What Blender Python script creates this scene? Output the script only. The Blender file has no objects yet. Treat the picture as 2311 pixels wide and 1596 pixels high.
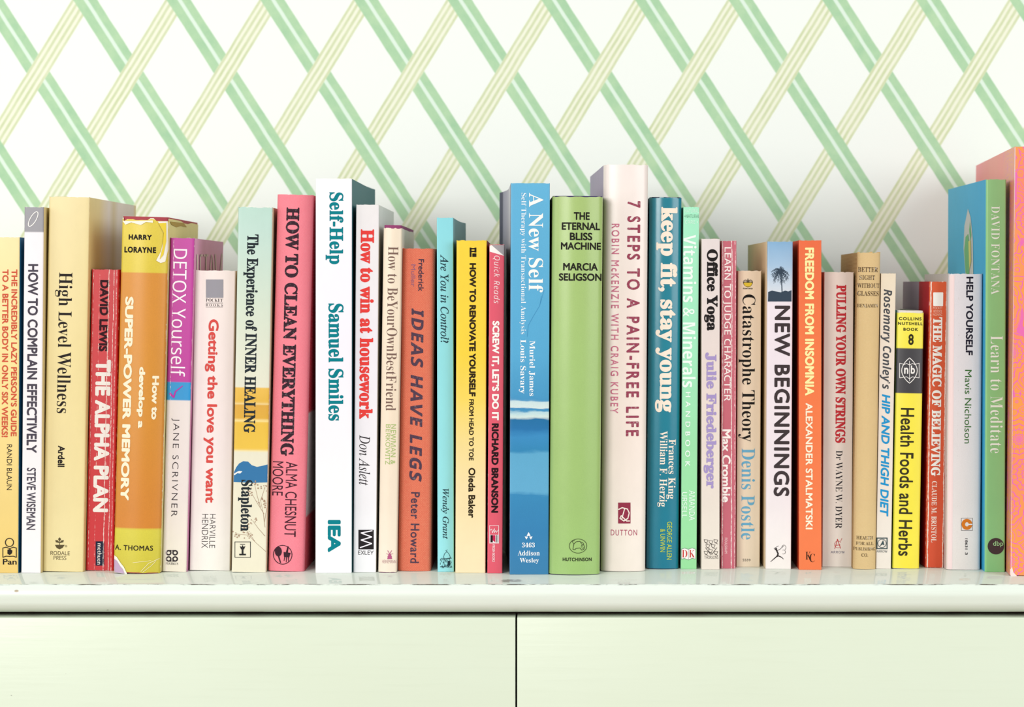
import bpy, bmesh, math, random
from mathutils import Vector, Matrix
from mathutils.geometry import tessellate_polygon
random.seed(7)
SC = bpy.context.scene
COL = SC.collection
# ------------------------------------------------------------------ camera, light, exposure
FPX = 5264.0                 # focal length in pixels of the 2311 px wide frame
VX, VY = 1250.0, 640.0       # principal point (level camera with lens shift)
EYE = 0.1742                 # camera height above the sideboard top
CY = -1.40                   # camera distance in front of the row of spines
WALLY = 0.238
cam = bpy.data.cameras.new('camera')
cam.sensor_width = 36.0
cam.lens = FPX * 36.0 / 2311.0
cam.shift_x = -(VX - 1155.5) / 2311.0
cam.shift_y = -(798.0 - VY) / 2311.0
cam.clip_start = 0.05
cam.dof.use_dof = True
cam.dof.focus_distance = 1.40
cam.dof.aperture_fstop = 11.0
camo = bpy.data.objects.new('camera', cam)
camo.location = (0, CY, EYE)
camo.rotation_euler = (math.pi / 2, 0, 0)
COL.objects.link(camo)
SC.camera = camo

def area(name, loc, target, sx, sy, power, col=(1, 1, 1)):
    l = bpy.data.lights.new(name, 'AREA')
    l.shape = 'RECTANGLE'; l.size = sx; l.size_y = sy; l.energy = power; l.color = col
    o = bpy.data.objects.new(name, l)
    o.location = loc
    d = Vector(target) - Vector(loc)
    o.rotation_euler = d.to_track_quat('-Z', 'Y').to_euler()
    COL.objects.link(o)
    return o
area('softbox_key', (-0.95, -2.0, 0.62), (0, 0.0, 0.12), 0.75, 0.75, 28, (1.0, 0.985, 0.965))
area('added_fill_left', (-1.9, -0.95, 0.6), (0.1, 0, 0.15), 1.2, 1.2, 12, (1.0, 0.99, 0.98))  # added fill light, brightens the dim side covers
area('softbox_fill', (1.9, -1.8, 0.8), (0, 0, 0.1), 1.5, 1.5, 37, (0.98, 0.99, 1.0))
world = bpy.data.worlds.new('world')
SC.world = world
world.use_nodes = True
world.node_tree.nodes['Background'].inputs[0].default_value = (0.97, 1.0, 0.985, 1)
world.node_tree.nodes['Background'].inputs[1].default_value = 0.62
vs = SC.view_settings
vs.view_transform = 'Standard'; vs.look = 'None'; vs.gamma = 1.0; vs.use_curve_mapping = False
vs.exposure = -0.1

# ------------------------------------------------------------------ material helpers
ALB = 0.80
def lin(c, k=ALB):
    r = []
    for v in c:
        v = v / 255.0
        v = v / 12.92 if v <= 0.04045 else ((v + 0.055) / 1.055) ** 2.4
        r.append(min(v * k, 0.95))
    return (*r, 1.0)

class N:
    """small node-tree writer"""
    def __init__(s, name, rough=0.45, spec=0.5):
        s.m = bpy.data.materials.new(name); s.m.use_nodes = True
        s.t = s.m.node_tree; s.b = s.t.nodes['Principled BSDF']
        s.b.inputs['Roughness'].default_value = rough
        s.b.inputs['Specular IOR Level'].default_value = spec
        s._xyz = None
    def new(s, kind, **kw):
        n = s.t.nodes.new(kind)
        for k, v in kw.items(): setattr(n, k, v)
        return n
    def put(s, sock, v):
        if isinstance(v, bpy.types.NodeSocket): s.t.links.new(v, sock)
        else: sock.default_value = v
    def coord(s):
        if not s._xyz:
            c = s.new('ShaderNodeTexCoord'); x = s.new('ShaderNodeSeparateXYZ')
            s.t.links.new(c.outputs['Object'], x.inputs[0])
            s._obj = c.outputs['Object']; s._xyz = x.outputs
        return s._xyz
    def math(s, op, a, b=0.0, c=None, clamp=False):
        n = s.new('ShaderNodeMath', operation=op, use_clamp=clamp)
        s.put(n.inputs[0], a); s.put(n.inputs[1], b)
        if c is not None: s.put(n.inputs[2], c)
        return n.outputs[0]
    def step(s, v, lo, hi):
        n = s.new('ShaderNodeMapRange', interpolation_type='SMOOTHSTEP')
        s.put(n.inputs[0], v); n.inputs[1].default_value = lo; n.inputs[2].default_value = hi
        return n.outputs[0]
    def noise(s, scale, detail=3.0, sc=(1, 1, 1), rough=0.55):
        s.coord()
        mp = s.new('ShaderNodeMapping'); mp.inputs['Scale'].default_value = sc
        s.t.links.new(s._obj, mp.inputs[0])
        n = s.new('ShaderNodeTexNoise'); n.inputs['Scale'].default_value = scale
        n.inputs['Detail'].default_value = detail; n.inputs['Roughness'].default_value = rough
        s.t.links.new(mp.outputs[0], n.inputs['Vector'])
        return n.outputs[0]
    def mix(s, f, a, b):
        n = s.new('ShaderNodeMix', data_type='RGBA')
        s.put(n.inputs[0], f); s.put(n.inputs[6], a); s.put(n.inputs[7], b)
        return n.outputs[2]
    def ramp(s, v, stops, mode='LINEAR'):
        n = s.new('ShaderNodeValToRGB'); cr = n.color_ramp; cr.interpolation = mode
        while len(cr.elements) > 1: cr.elements.remove(cr.elements[-1])
        cr.elements[0].position = stops[0][0]; cr.elements[0].color = stops[0][1]
        for p, c in stops[1:]:
            e = cr.elements.new(p); e.color = c
        s.put(n.inputs[0], v)
        return n.outputs[0]
    def color(s, c): s.put(s.b.inputs['Base Color'], c)
    def bump(s, h, strength=0.2, dist=0.0005):
        n = s.new('ShaderNodeBump'); n.inputs['Strength'].default_value = strength
        n.inputs['Distance'].default_value = dist
        s.put(n.inputs['Height'], h); s.t.links.new(n.outputs[0], s.b.inputs['Normal'])

def wear_mask(n, w, h, wear):
    """scuffed edges and spine creases; returns a 0..1 mask in the object's own coordinates"""
    X, Y, Z = n.coord()
    out = None
    def add(m):
        nonlocal out
        out = m if out is None else n.math('MAXIMUM', out, m)
    if wear.get('edge'):
        e = wear['edge']
        nz = n.noise(620, 5, (1, 1, 0.45), 0.7)
        d = n.math('SUBTRACT', w / 2, n.math('ABSOLUTE', X))
        dz = n.math('MINIMUM', Z, n.math('SUBTRACT', h, Z))
        d = n.math('MINIMUM', d, n.math('MULTIPLY', dz, 0.7))
        v = n.math('ADD', n.math('DIVIDE', d, e), n.math('MULTIPLY', nz, 2.2))
        add(n.math('SUBTRACT', 1.0, n.step(v, 0.92, 1.12)))
    if wear.get('crease'):
        wob = n.noise(30, 3, (1, 1, 1.4))
        fine = n.noise(850, 4, (1.2, 1, 0.5), 0.75)
        for u, amt in wear['crease']:
            d = n.math('ABSOLUTE', n.math('SUBTRACT', n.math('ADD', X, n.math('MULTIPLY', n.math('SUBTRACT', wob, 0.5), 0.0016)), u * w))
            v = n.math('ADD', n.math('DIVIDE', d, 0.00055), n.math('MULTIPLY', fine, 2.4))
            add(n.math('SUBTRACT', 1.0, n.step(v, amt + 0.3, amt + 0.55)))
    if wear.get('speck'):
        sp = n.noise(wear.get('sscale', 700), 2, (1, 1, 0.6))
        add(n.step(sp, 0.78 - wear['speck'], 0.81 - wear['speck']))
    return out

_mats = {}
def paper(name, col, rough=0.42, h=0.2, w=0.02, bands=None, wear=None, wcol=(248, 242, 232), cloth=None, mott=0.03, ybands=None, spec=0.45, sea=False, axis=2):
    """printed card or book cloth. bands: [(z metres, rgb)...] linear ramp over height"""
    n = N(name, rough, spec)
    X, Y, Z = n.coord()
    if bands:
        zz = Z
        if sea:
            q = n.noise(95, 4, (0.5, 1, 2.0))
            zz = n.math('ADD', Z, n.math('MULTIPLY', n.math('SUBTRACT', q, 0.5), 0.006))
        c = n.ramp(n.math('DIVIDE', zz, h), [(min(max(z / h, 0), 1), lin(k)) for z, k in sorted(bands, key=lambda t: t[0])])
    elif ybands:
        c = n.ramp(n.math('DIVIDE', Y, ybands[0]), [(min(max(y / ybands[0], 0), 1), lin(k)) for y, k in ybands[1]])
    else:
        c = lin(col)
    if mott:
        q = n.noise(60, 5, (1, 1, 0.6), 0.65)
        if mott >= 0.05: q = n.math('ADD', n.math('MULTIPLY', q, 0.5), n.math('MULTIPLY', n.noise(1500, 2), 0.5))
        dk = n.new('ShaderNodeMix', data_type='RGBA', blend_type='MULTIPLY')
        n.put(dk.inputs[0], 1.0); n.put(dk.inputs[6], c)
        g = n.ramp(q, [(0.3, (1 - mott * 2,) * 3 + (1,)), (0.7, (1, 1, 1, 1))])
        n.put(dk.inputs[7], g); c = dk.outputs[2]
    if cloth:
        per, amt, ccol = cloth
        wx = n.math('SINE', n.math('MULTIPLY', X, 2 * math.pi / per))
        wz = n.math('SINE', n.math('MULTIPLY', Z, 2 * math.pi / per))
        wv = n.math('MULTIPLY', wx, wz)
        irr = n.noise(900, 2)
        wv2 = n.math('ADD', wv, n.math('MULTIPLY', n.math('SUBTRACT', irr, 0.5), 1.6))
        c = n.mix(n.math('MULTIPLY', n.step(wv2, 0.1, 0.9), amt), c, lin(ccol))
        n.bump(wv2, 0.25, 0.0002)
    else:
        n.bump(n.noise(160, 4, (1, 1, 0.5)), 0.06, 0.0006)
    if wear:
        m = wear_mask(n, w, h, wear)
        c = n.mix(m, c, lin(wcol))
    n.color(c)
    return n.m

def ink(col, w=0.02, h=0.2, wear=None, wcol=(248, 242, 232), rough=0.4, flake=0.0, fcol=(255, 255, 255)):
    key = (tuple(col), round(w, 4), str(wear), flake, rough)
    if key in _mats: return _mats[key]
    n = N('ink', 0.55, 0.08)
    c = lin(col)
    if flake:
        c = n.mix(n.math('MULTIPLY', n.step(n.noise(650, 3), 0.55, 0.7), flake), c, lin(fcol))
    if wear:
        c = n.mix(wear_mask(n, w, h, wear), c, lin(wcol))
    n.color(c)
    _mats[key] = n.m
    return n.m

def page_mat():
    n = N('page_edges', 0.8, 0.2)
    X, Y, Z = n.coord()
    q = n.noise(1.0, 3, (4200, 20, 20))
    c = n.mix(q, lin((205, 185, 150)), lin((250, 238, 212)))
    n.color(c); n.bump(q, 0.2, 0.0002)
    return n.m
PAGES = page_mat()

# ------------------------------------------------------------------ mesh helpers
def link(name, bm, mat, parent=None, sharp=35):
    me = bpy.data.meshes.new(name)
    bmesh.ops.recalc_face_normals(bm, faces=bm.faces)
    bm.to_mesh(me); bm.free()
    for p in me.polygons: p.use_smooth = True
    me.set_sharp_from_angle(angle=math.radians(sharp))
    for m in (mat if isinstance(mat, list) else [mat]): me.materials.append(m)
    o = bpy.data.objects.new(name, me); COL.objects.link(o)
    if parent: o.parent = parent
    return o

def shell(bm, pts, th, z0, z1, nz=1, top=None, bot=None):
    """closed wall of thickness th along the plan polyline pts (outer side), from z0 to z1; th is laid to the left of the line"""
    n = len(pts); inner = []
    for i in range(n):
        a = Vector(pts[max(i - 1, 0)]); b = Vector(pts[min(i + 1, n - 1)])
        d = (b - a).normalized(); inner.append((pts[i][0] - d.y * th, pts[i][1] + d.x * th))
    ring = list(pts) + inner[::-1]
    rows = []
    for k in range(nz + 1):
        t = k / nz; row = []
        for i, (x, y) in enumerate(ring):
            j = i if i < n else 2 * n - 1 - i
            zb = z0 + (bot(j / (n - 1)) if bot else 0); zt = z1 + (top(j / (n - 1)) if top else 0)
            row.append(bm.verts.new((x, y, zb + (zt - zb) * t)))
        rows.append(row)
    R = len(ring)
    for k in range(nz):
        for i in range(R):
            bm.faces.new((rows[k][i], rows[k][(i + 1) % R], rows[k + 1][(i + 1) % R], rows[k + 1][i]))
    for i in range(n - 1):
        a, b, c, d = i, i + 1, 2 * n - 2 - i, 2 * n - 1 - i
        bm.faces.new((rows[0][a], rows[0][d], rows[0][c], rows[0][b]))
        bm.faces.new((rows[-1][a], rows[-1][b], rows[-1][c], rows[-1][d]))

def box(bm, x0, x1, y0, y1, z0, z1, bev=0.0, seg=2):
    r = bmesh.ops.create_cube(bm, size=1.0)
    for v in r['verts']:
        v.co = Vector(((x0 + x1) / 2 + v.co.x * (x1 - x0), (y0 + y1) / 2 + v.co.y * (y1 - y0), (z0 + z1) / 2 + v.co.z * (z1 - z0)))
    if bev:
        es = {e for v in r['verts'] for e in v.link_edges}
        bmesh.ops.bevel(bm, geom=list(es), offset=bev, segments=seg, affect='EDGES', profile=0.5)

def curve_text(s, offset=0.0, spacing=1.0):
    c = bpy.data.curves.new('t', 'FONT'); c.body = s; c.size = 1.0; c.resolution_u = 4
    c.offset = offset; c.space_character = spacing
    o = bpy.data.objects.new('t', c); COL.objects.link(o)
    dg = bpy.context.evaluated_depsgraph_get()
    me = bpy.data.meshes.new_from_object(o.evaluated_get(dg), depsgraph=dg)
    vs_ = [(v.co.x, v.co.y) for v in me.vertices]; fs = [tuple(p.vertices) for p in me.polygons]
    bpy.data.objects.remove(o); bpy.data.curves.remove(c); bpy.data.meshes.remove(me)
    return vs_, fs

ALPH = {'b': (0x1D400, 0x1D7CE), 'i': (0x1D434, None), 'bi': (0x1D468, None), 'ss': (0x1D5A0, 0x1D7E2), 'sb': (0x1D5D4, 0x1D7EC),
        'si': (0x1D608, None), 'sbi': (0x1D63C, None), 'sc': (0x1D4D0, None), 'm': (0x1D670, 0x1D7F6)}
def fancy(s, st):
    if st not in ALPH: return s
    base, dig = ALPH[st]; r = ''
    for ch in s:
        if 'A' <= ch <= 'Z': r += chr(base + ord(ch) - 65)
        elif 'a' <= ch <= 'z': r += '\u210e' if (st == 'i' and ch == 'h') else chr(base + 26 + ord(ch) - 97)
        elif ch.isdigit() and dig: r += chr(dig + int(ch))
        else: r += ch
    return r
# name: (alphabet, outline offset)
STYLE = {'sans': ('', 0.0), 'thin': ('', -0.012), 'bold': ('', 0.030), 'heavy': ('', 0.048), 'semi': ('', 0.016), 'serifm': ('b', -0.005),
         'serifb': ('b', 0.0), 'serif': ('b', -0.0095), 'serifh': ('b', 0.016), 'serifx': ('b', 0.028), 'ital': ('i', 0.0), 'itals': ('i', 0.008), 'boldital': ('bi', 0.0),
         'sansi': ('si', 0.0), 'sansib': ('sbi', 0.0), 'ss': ('ss', 0.0), 'ssb': ('sb', 0.0), 'ssh': ('sb', 0.012), 'script': ('sc', -0.006), 'sst': ('ss', -0.008), 'sss': ('ss', 0.012)}
_tc = {}
def glyphs(s, style, sp):
    k = (s, style, sp)
    if k not in _tc:
        a, off = STYLE[style]
        v0, f0 = curve_text(fancy(s, a), min(off, 0.0), sp)
        if off > 0:      # embolden: overlay copies of the outline moved by the stroke gain
            v1, f1 = [], []
            for dx, dy in ((0, 0), (off, 0), (-off, 0), (0, off), (0, -off), (.7 * off, .7 * off), (-.7 * off, .7 * off), (.7 * off, -.7 * off), (-.7 * off, -.7 * off)):
                n0 = len(v1)
                v1 += [(x + dx, y + dy, len(f1) and n0 // len(v0)) for x, y in v0]; f1 += [tuple(i + n0 for i in f) for f in f0]
            v0, f0 = v1, f1
        _tc[k] = (v0, f0)
    return _tc[k]

# ------------------------------------------------------------------ books
def ray_at(px, py, y):
    d = y - CY
    return Vector(((px - VX) / FPX * d, y, EYE - (py - VY) / FPX * d))

class Book:
    def __init__(s, label, tl, tr, yt, bl, br, yb, kind='pb', D=None, bx=None, yaw=0.0, conv=0.0, name=None,
                 col=(240, 230, 220), bands=None, rc=None, lc=None, wear=None, wcol=(248, 242, 232), cloth=None, rough=0.4, th=None,
                 rybands=None, flare=(0, 0), edge=0.0009, jtop=0.0, jcol=None, ragged=0.0, mott=0.03, sea=False, rbands=None, lybands=None, spec=0.45, spine_mat=None, lmat=None, ptop=None):
        d = FPX * EYE / (yb - VY)
        mpp = d / FPX
        s.mpp = mpp
        Y = CY + d
        s.w = ((tr - tl) + (br - bl)) / 2 * mpp
        dx = ((tl + tr) - (bl + br)) / 2; dy = yb - yt
        s.roll = math.atan2(dx, dy); s.h = math.hypot(dx, dy) * mpp
        s.D = D or s.h * 0.62
        X = ((bl + br) / 2 - VX) * mpp
        s.conv = conv; s.edge = min(edge, s.w * 0.2)
        w, h, DD = s.w, s.h, s.D
        if bx:   # turn the book so that its far edge shows where the photo has it
            sx = w / 2 if X < 0 else -w / 2
            xe = X + sx + math.sin(s.roll) * h
            want = (bx - VX) / FPX * (Y + DD - CY)
            yaw = -math.degrees(math.asin(max(-0.12, min(0.12, (want - xe) / DD))))
        s.yaw = math.radians(yaw)
        nm = name or ('hardback_book' if kind != 'pb' else 'paperback_book')
        s.o = bpy.data.objects.new(nm, None); COL.objects.link(s.o)
        s.o.empty_display_size = 0.02
        s.o['label'] = label; s.o['category'] = 'book'; s.o['group'] = 'books in the row on the sideboard'
        M = Matrix.Rotation(s.yaw, 4, 'Z') @ Matrix.Rotation(s.roll, 4, 'Y')
        lift = abs(math.sin(s.roll)) * w / 2
        s.M = Matrix.Translation((X, Y, lift + 0.0001)) @ M
        s.o.matrix_world = s.M
        s.Mi = s.M.inverted()
        s.wear = wear; s.wcol = wcol
        rc = rc or col; lc = lc or col
        if bands: bands = [(s.zof(y), c) for y, c in bands]
        if rbands: rbands = [(s.zof(y), c) for y, c in rbands]
        smat = spine_mat or paper('spine_print', col, rough, h, w, bands, wear, wcol, cloth, mott, sea=sea, spec=spec)
        rmat = paper('front_cover_print', rc, max(rough, 0.5), h, 0.4, rbands, None, wcol, cloth, mott, spec=0.15, ybands=(DD, rybands) if rybands else None) 
        lmat_ = lmat or (paper('back_cover_print', lc, max(rough, 0.5), h, 0.4, None, None, wcol, cloth, mott, spec=0.15,
                     ybands=(DD, lybands) if lybands else None) )
        z0, z1 = 0.0, h
        t = th or (0.00045 if kind == 'pb' else 0.0022)
        ph = 0.0006 if kind == 'pb' else 0.0035     # page block inset from head and tail
        py1 = DD - (0.0005 if kind == 'pb' else 0.004)
        def side(sgn, fl, x0, ye, tt, zz0, zz1, nm_, mt, par):
            bm = bmesh.new(); pts = []
            for k in range(9):
                y = ye + (DD - ye) * k / 8
                q = max(0.0, (y / DD - 0.55) / 0.45)
                pts.append((sgn * (x0 + fl * q * q), y))
            if sgn < 0: pts = pts[::-1]
            shell(bm, pts, tt, zz0, zz1, 1)
            return link(nm_, bm, mt, par)
        rag = random.Random(int(tl * 7))
        rv = [rag.uniform(-1, 1) for _ in range(40)]
        def wob(amp, o):
            return lambda t_: amp * rv[(int(t_ * 17) + o) % 40] if amp else 0.0
        E = max(s.edge, 0.0003)
        s.parts = {}
        if kind in ('pb', 'hb'):
            bm = bmesh.new()
            shell(bm, s.profile(), t * (1 if kind == 'pb' else 0.6), z0, z1, 12, wob(ragged or 0.0002, 3), None)
            sp = link('spine', bm, smat, s.o)
            ye = s.py(w / 2) + (0.00002 if kind == 'pb' else 0.0022)
            s.side_r = side(1, flare[1], w / 2, ye, t, z0, z1, 'front_cover', rmat, s.o)
            s.side_l = side(-1, flare[0], w / 2, ye, t, z0, z1, 'back_cover', lmat_, s.o)
            s.face = sp
            pw = w / 2 - t - 0.0002
        else:        # dust jacket over a cased book
            g = 0.0004
            jm = paper('case_cloth', jcol, 0.7, h, w, mott=0.05, cloth=(0.0009, 0.35, tuple(min(255, int(c * 1.15)) for c in jcol)))
            bm = bmesh.new()
            prof = s.profile()
            inn = [(x * (1 - 2 * g / w), y + g) for x, y in prof]
            shell(bm, inn, 0.0012, z0, z1 + jtop, 6)
            link('spine', bm, jm, s.o)
            ye = s.py(w / 2) + 0.003
            side(1, 0, w / 2 - g, ye, 0.002, z0, z1 + jtop, 'front_board', jm, s.o)
            side(-1, 0, w / 2 - g, ye, 0.002, z0, z1 + jtop, 'back_board', jm, s.o)
            bm = bmesh.new()
            for sgn in (1,):
                left = [(-w / 2 - flare[0] * max(0, (k / 8 - .55) / .45) ** 2, DD + 0.0004 - (DD - s.py(w / 2)) * k / 8) for k in range(8)]
                pr = left + prof + [(w / 2, s.py(w / 2) + (DD - s.py(w / 2)) * k / 8 + 0.0004) for k in range(1, 9)]
            shell(bm, pr, 0.00022, z0 + 0.0003, z1, 12, wob(ragged or 0.0003, 3), wob(ragged * 0.3, 9))
            # material slots: 0 spine, 1 front panel, 2 back panel
            for f in bm.faces:
                c = f.calc_center_median()
                f.material_index = (0 if c.y < s.py(w / 2) + 0.0006 else (1 if c.x > 0 else 2))
            s.face = link('dust_jacket', bm, [smat, rmat, lmat_], s.o)
            pw = w / 2 - 0.0028
        bm = bmesh.new()
        c0 = max(s.py(w / 2 * 0.6), 0) + t + 0.0012
        zt = z1 - ph + (jtop if kind == 'dj' else 0)
        box(bm, -pw, pw, c0, py1, z0 + ph, zt if ptop is None else z1 - ptop)
        link('page_block', bm, PAGES, s.o)
    # plan of the spine: height of the front surface at x
    def py(s, x):
        hw = s.w / 2; x = max(-hw, min(hw, x))
        y = s.conv * (x / hw) ** 2
        e = s.edge; q = abs(x) - (hw - e)
        if q > 0: y += e - math.sqrt(max(e * e - q * q, 0.0))
        return y
    def profile(s):
        hw, e = s.w / 2, s.edge; xs = []
        for k in range(7): xs.append(-hw + e - e * math.cos(math.pi / 2 * k / 6))
        m = 14
        xs += [-hw + e + (2 * hw - 2 * e) * k / m for k in range(1, m)]
        xs += [-x for x in xs[:7]][::-1]
        return [(x, s.py(x)) for x in xs]
    def loc(s, px, py, plane='spine'):
        o = s.Mi @ Vector((0, CY, EYE))
        d = s.Mi.to_3x3() @ Vector(((px - VX) / FPX, 1.0, -(py - VY) / FPX))
        if plane == 'spine': t = -o.y / d.y
        else: t = ((-s.w / 2 if plane == 'left' else s.w / 2) - o.x) / d.x
        return o + d * t
    def zof(s, py):
        p = s.M @ Vector((0, 0, s.h / 2))
        cx = VX + p.x / (p.y - CY) * FPX
        return s.loc(cx, py).z
    def paint_on(s, name, bm, col, lift=0.00012, flake=0.0, plane='spine', label=None, wear=True, mat=None, par=None):
        if plane == 'spine':
            hw = s.w / 2
            def cut(x, side=0):
                bmesh.ops.bisect_plane(bm, geom=bm.verts[:] + bm.edges[:] + bm.faces[:], plane_co=(x, 0, 0), plane_no=(1, 0, 0), clear_outer=side > 0, clear_inner=side < 0)
            for sg in (-1, 1):
                cut(sg * (hw - 1e-5), sg)
                for k in (0, 0.35, 0.7): cut(sg * (hw - s.edge * (1 - k)))
            if s.conv > 0.0004:
                for k in range(1, 16):
                    x = -s.w / 2 + s.w * k / 16
                    bmesh.ops.bisect_plane(bm, geom=bm.verts[:] + bm.edges[:] + bm.faces[:], plane_co=(x, 0, 0), plane_no=(1, 0, 0))
            for v in bm.verts: v.co.y = s.py(v.co.x) - lift + v.co.y
        m = mat or ink(col, s.w, s.h, s.wear if wear else None, s.wcol, flake=flake)
        me = bpy.data.meshes.new(name)
        want = Vector((0, -1, 0)) if plane == 'spine' else Vector((-1 if plane == 'left' else 1, 0, 0))
        for f in bm.faces:
            f.normal_update()
            if f.normal.dot(want) < 0: f.normal_flip()
        bm.to_mesh(me); bm.free(); me.materials.append(m)
        o = bpy.data.objects.new(name, me); COL.objects.link(o); o.parent = par or s.face
        if label: o['label'] = label
        return o
    def text(s, name, style, col, runs, orient='d', sp=1.0, flake=0.0, lift=0.00012, shear=0.0, label=None, wear=True):
        bm = bmesh.new()
        for (st, x0, x1, y0, y1) in runs:
            vs_, fs = glyphs(st, style, sp)
            lay = [v[2] if len(v) > 2 else 0 for v in vs_]
            vs_ = [(v[0] + v[1] * shear, v[1]) for v in vs_]
            gx0 = min(v[0] for v in vs_); gx1 = max(v[0] for v in vs_); gy0 = min(v[1] for v in vs_); gy1 = max(v[1] for v in vs_)
            ym = (y0 + y1) / 2; xm = (x0 + x1) / 2
            A = s.loc(x0, ym); B = s.loc(x1, ym); T = s.loc(xm, y0); U = s.loc(xm, y1)
            nv = []
            for (gx, gy), ly in zip(vs_, lay):
                a = (gx - gx0) / (gx1 - gx0); b = (gy - gy0) / (gy1 - gy0)
                if orient == 'd': x = A.x + (B.x - A.x) * b; z = T.z + (U.z - T.z) * a
                else: x = A.x + (B.x - A.x) * a; z = U.z + (T.z - U.z) * b
                nv.append(bm.verts.new((x, -5e-6 * ly, z)))
            for f in fs:
                if len(set(f)) > 2:
                    try: bm.faces.new([nv[i] for i in f])
                    except ValueError: pass
        return s.paint_on(name, bm, col, lift, flake, label=label, wear=wear)
    def mark(s, name, col, shapes, lift=0.00016, plane='spine', label=None, wear=True, par=None):
        """printed emblem drawn in shapes given in photo pixels"""
        bm = bmesh.new(); cnt = [0]
        def poly(pts):
            p3 = [s.loc(x, y, plane) for x, y in pts]; cnt[0] += 1; sg = (cnt[0] % 24) * 3e-6
            if plane == 'spine':
                for p in p3: p.y = -sg
            if plane != 'spine':
                for p in p3: p.x = (-s.w / 2 - lift) if plane == 'left' else (s.w / 2 + lift)
            vv = [bm.verts.new(p) for p in p3]
            for tri in tessellate_polygon([[Vector((x, y, 0)) for x, y in pts]]):
                try: bm.faces.new([vv[i] for i in tri])
                except ValueError: pass
        def seg(p, q, w0, w1):
            d = Vector((q[0] - p[0], q[1] - p[1]));
            if d.length < 1e-6: return
            d.normalize(); nx, ny = -d.y, d.x; e = 0.25
            p = (p[0] - d.x * w0 * e, p[1] - d.y * w0 * e); q = (q[0] + d.x * w1 * e, q[1] + d.y * w1 * e)
            poly([(p[0] + nx * w0 / 2, p[1] + ny * w0 / 2), (q[0] + nx * w1 / 2, q[1] + ny * w1 / 2), (q[0] - nx * w1 / 2, q[1] - ny * w1 / 2), (p[0] - nx * w0 / 2, p[1] - ny * w0 / 2)])
        for sh in shapes:
            k = sh[0]
            if k == 'poly': poly(sh[1])
            elif k == 'rect': poly([(sh[1], sh[2]), (sh[3], sh[2]), (sh[3], sh[4]), (sh[1], sh[4])])
            elif k == 'frame':
                x0, y0, x1, y1, w_ = sh[1:]
                for a in ((x0, y0, x1, y0 + w_), (x0, y1 - w_, x1, y1), (x0, y0, x0 + w_, y1), (x1 - w_, y0, x1, y1)): poly([(a[0], a[1]), (a[2], a[1]), (a[2], a[3]), (a[0], a[3])])
            elif k == 'line':
                p = sh[1]; w0 = sh[2]; w1 = sh[3] if len(sh) > 3 else w0; m = len(p) - 1
                for i in range(m): seg(p[i], p[i + 1], w0 + (w1 - w0) * i / m, w0 + (w1 - w0) * (i + 1) / m)
            elif k == 'disc':
                cx, cy, rx = sh[1:4]; ry = sh[4] if len(sh) > 4 else rx
                poly([(cx + rx * math.cos(a * math.pi / 16), cy + ry * math.sin(a * math.pi / 16)) for a in range(32)])
            elif k == 'ring':
                cx, cy, rx, ry, w_ = sh[1:6]; a0, a1 = (sh[6], sh[7]) if len(sh) > 6 else (0, 360)
                m = 36; P = []
                for i in range(m + 1):
                    a = math.radians(a0 + (a1 - a0) * i / m); P.append((math.cos(a), math.sin(a)))
                for i in range(m):
                    (c0, s0), (c1, s1) = P[i], P[i + 1]; o_, n_ = 1.0, 0
                    poly([(cx + rx * c0, cy + ry * s0), (cx + rx * c1, cy + ry * s1), (cx + (rx - w_) * c1, cy + (ry - w_) * s1), (cx + (rx - w_) * c0, cy + (ry - w_) * s0)])
        return s.paint_on(name, bm, col, lift, plane=plane, label=label, wear=wear, par=par)

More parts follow.
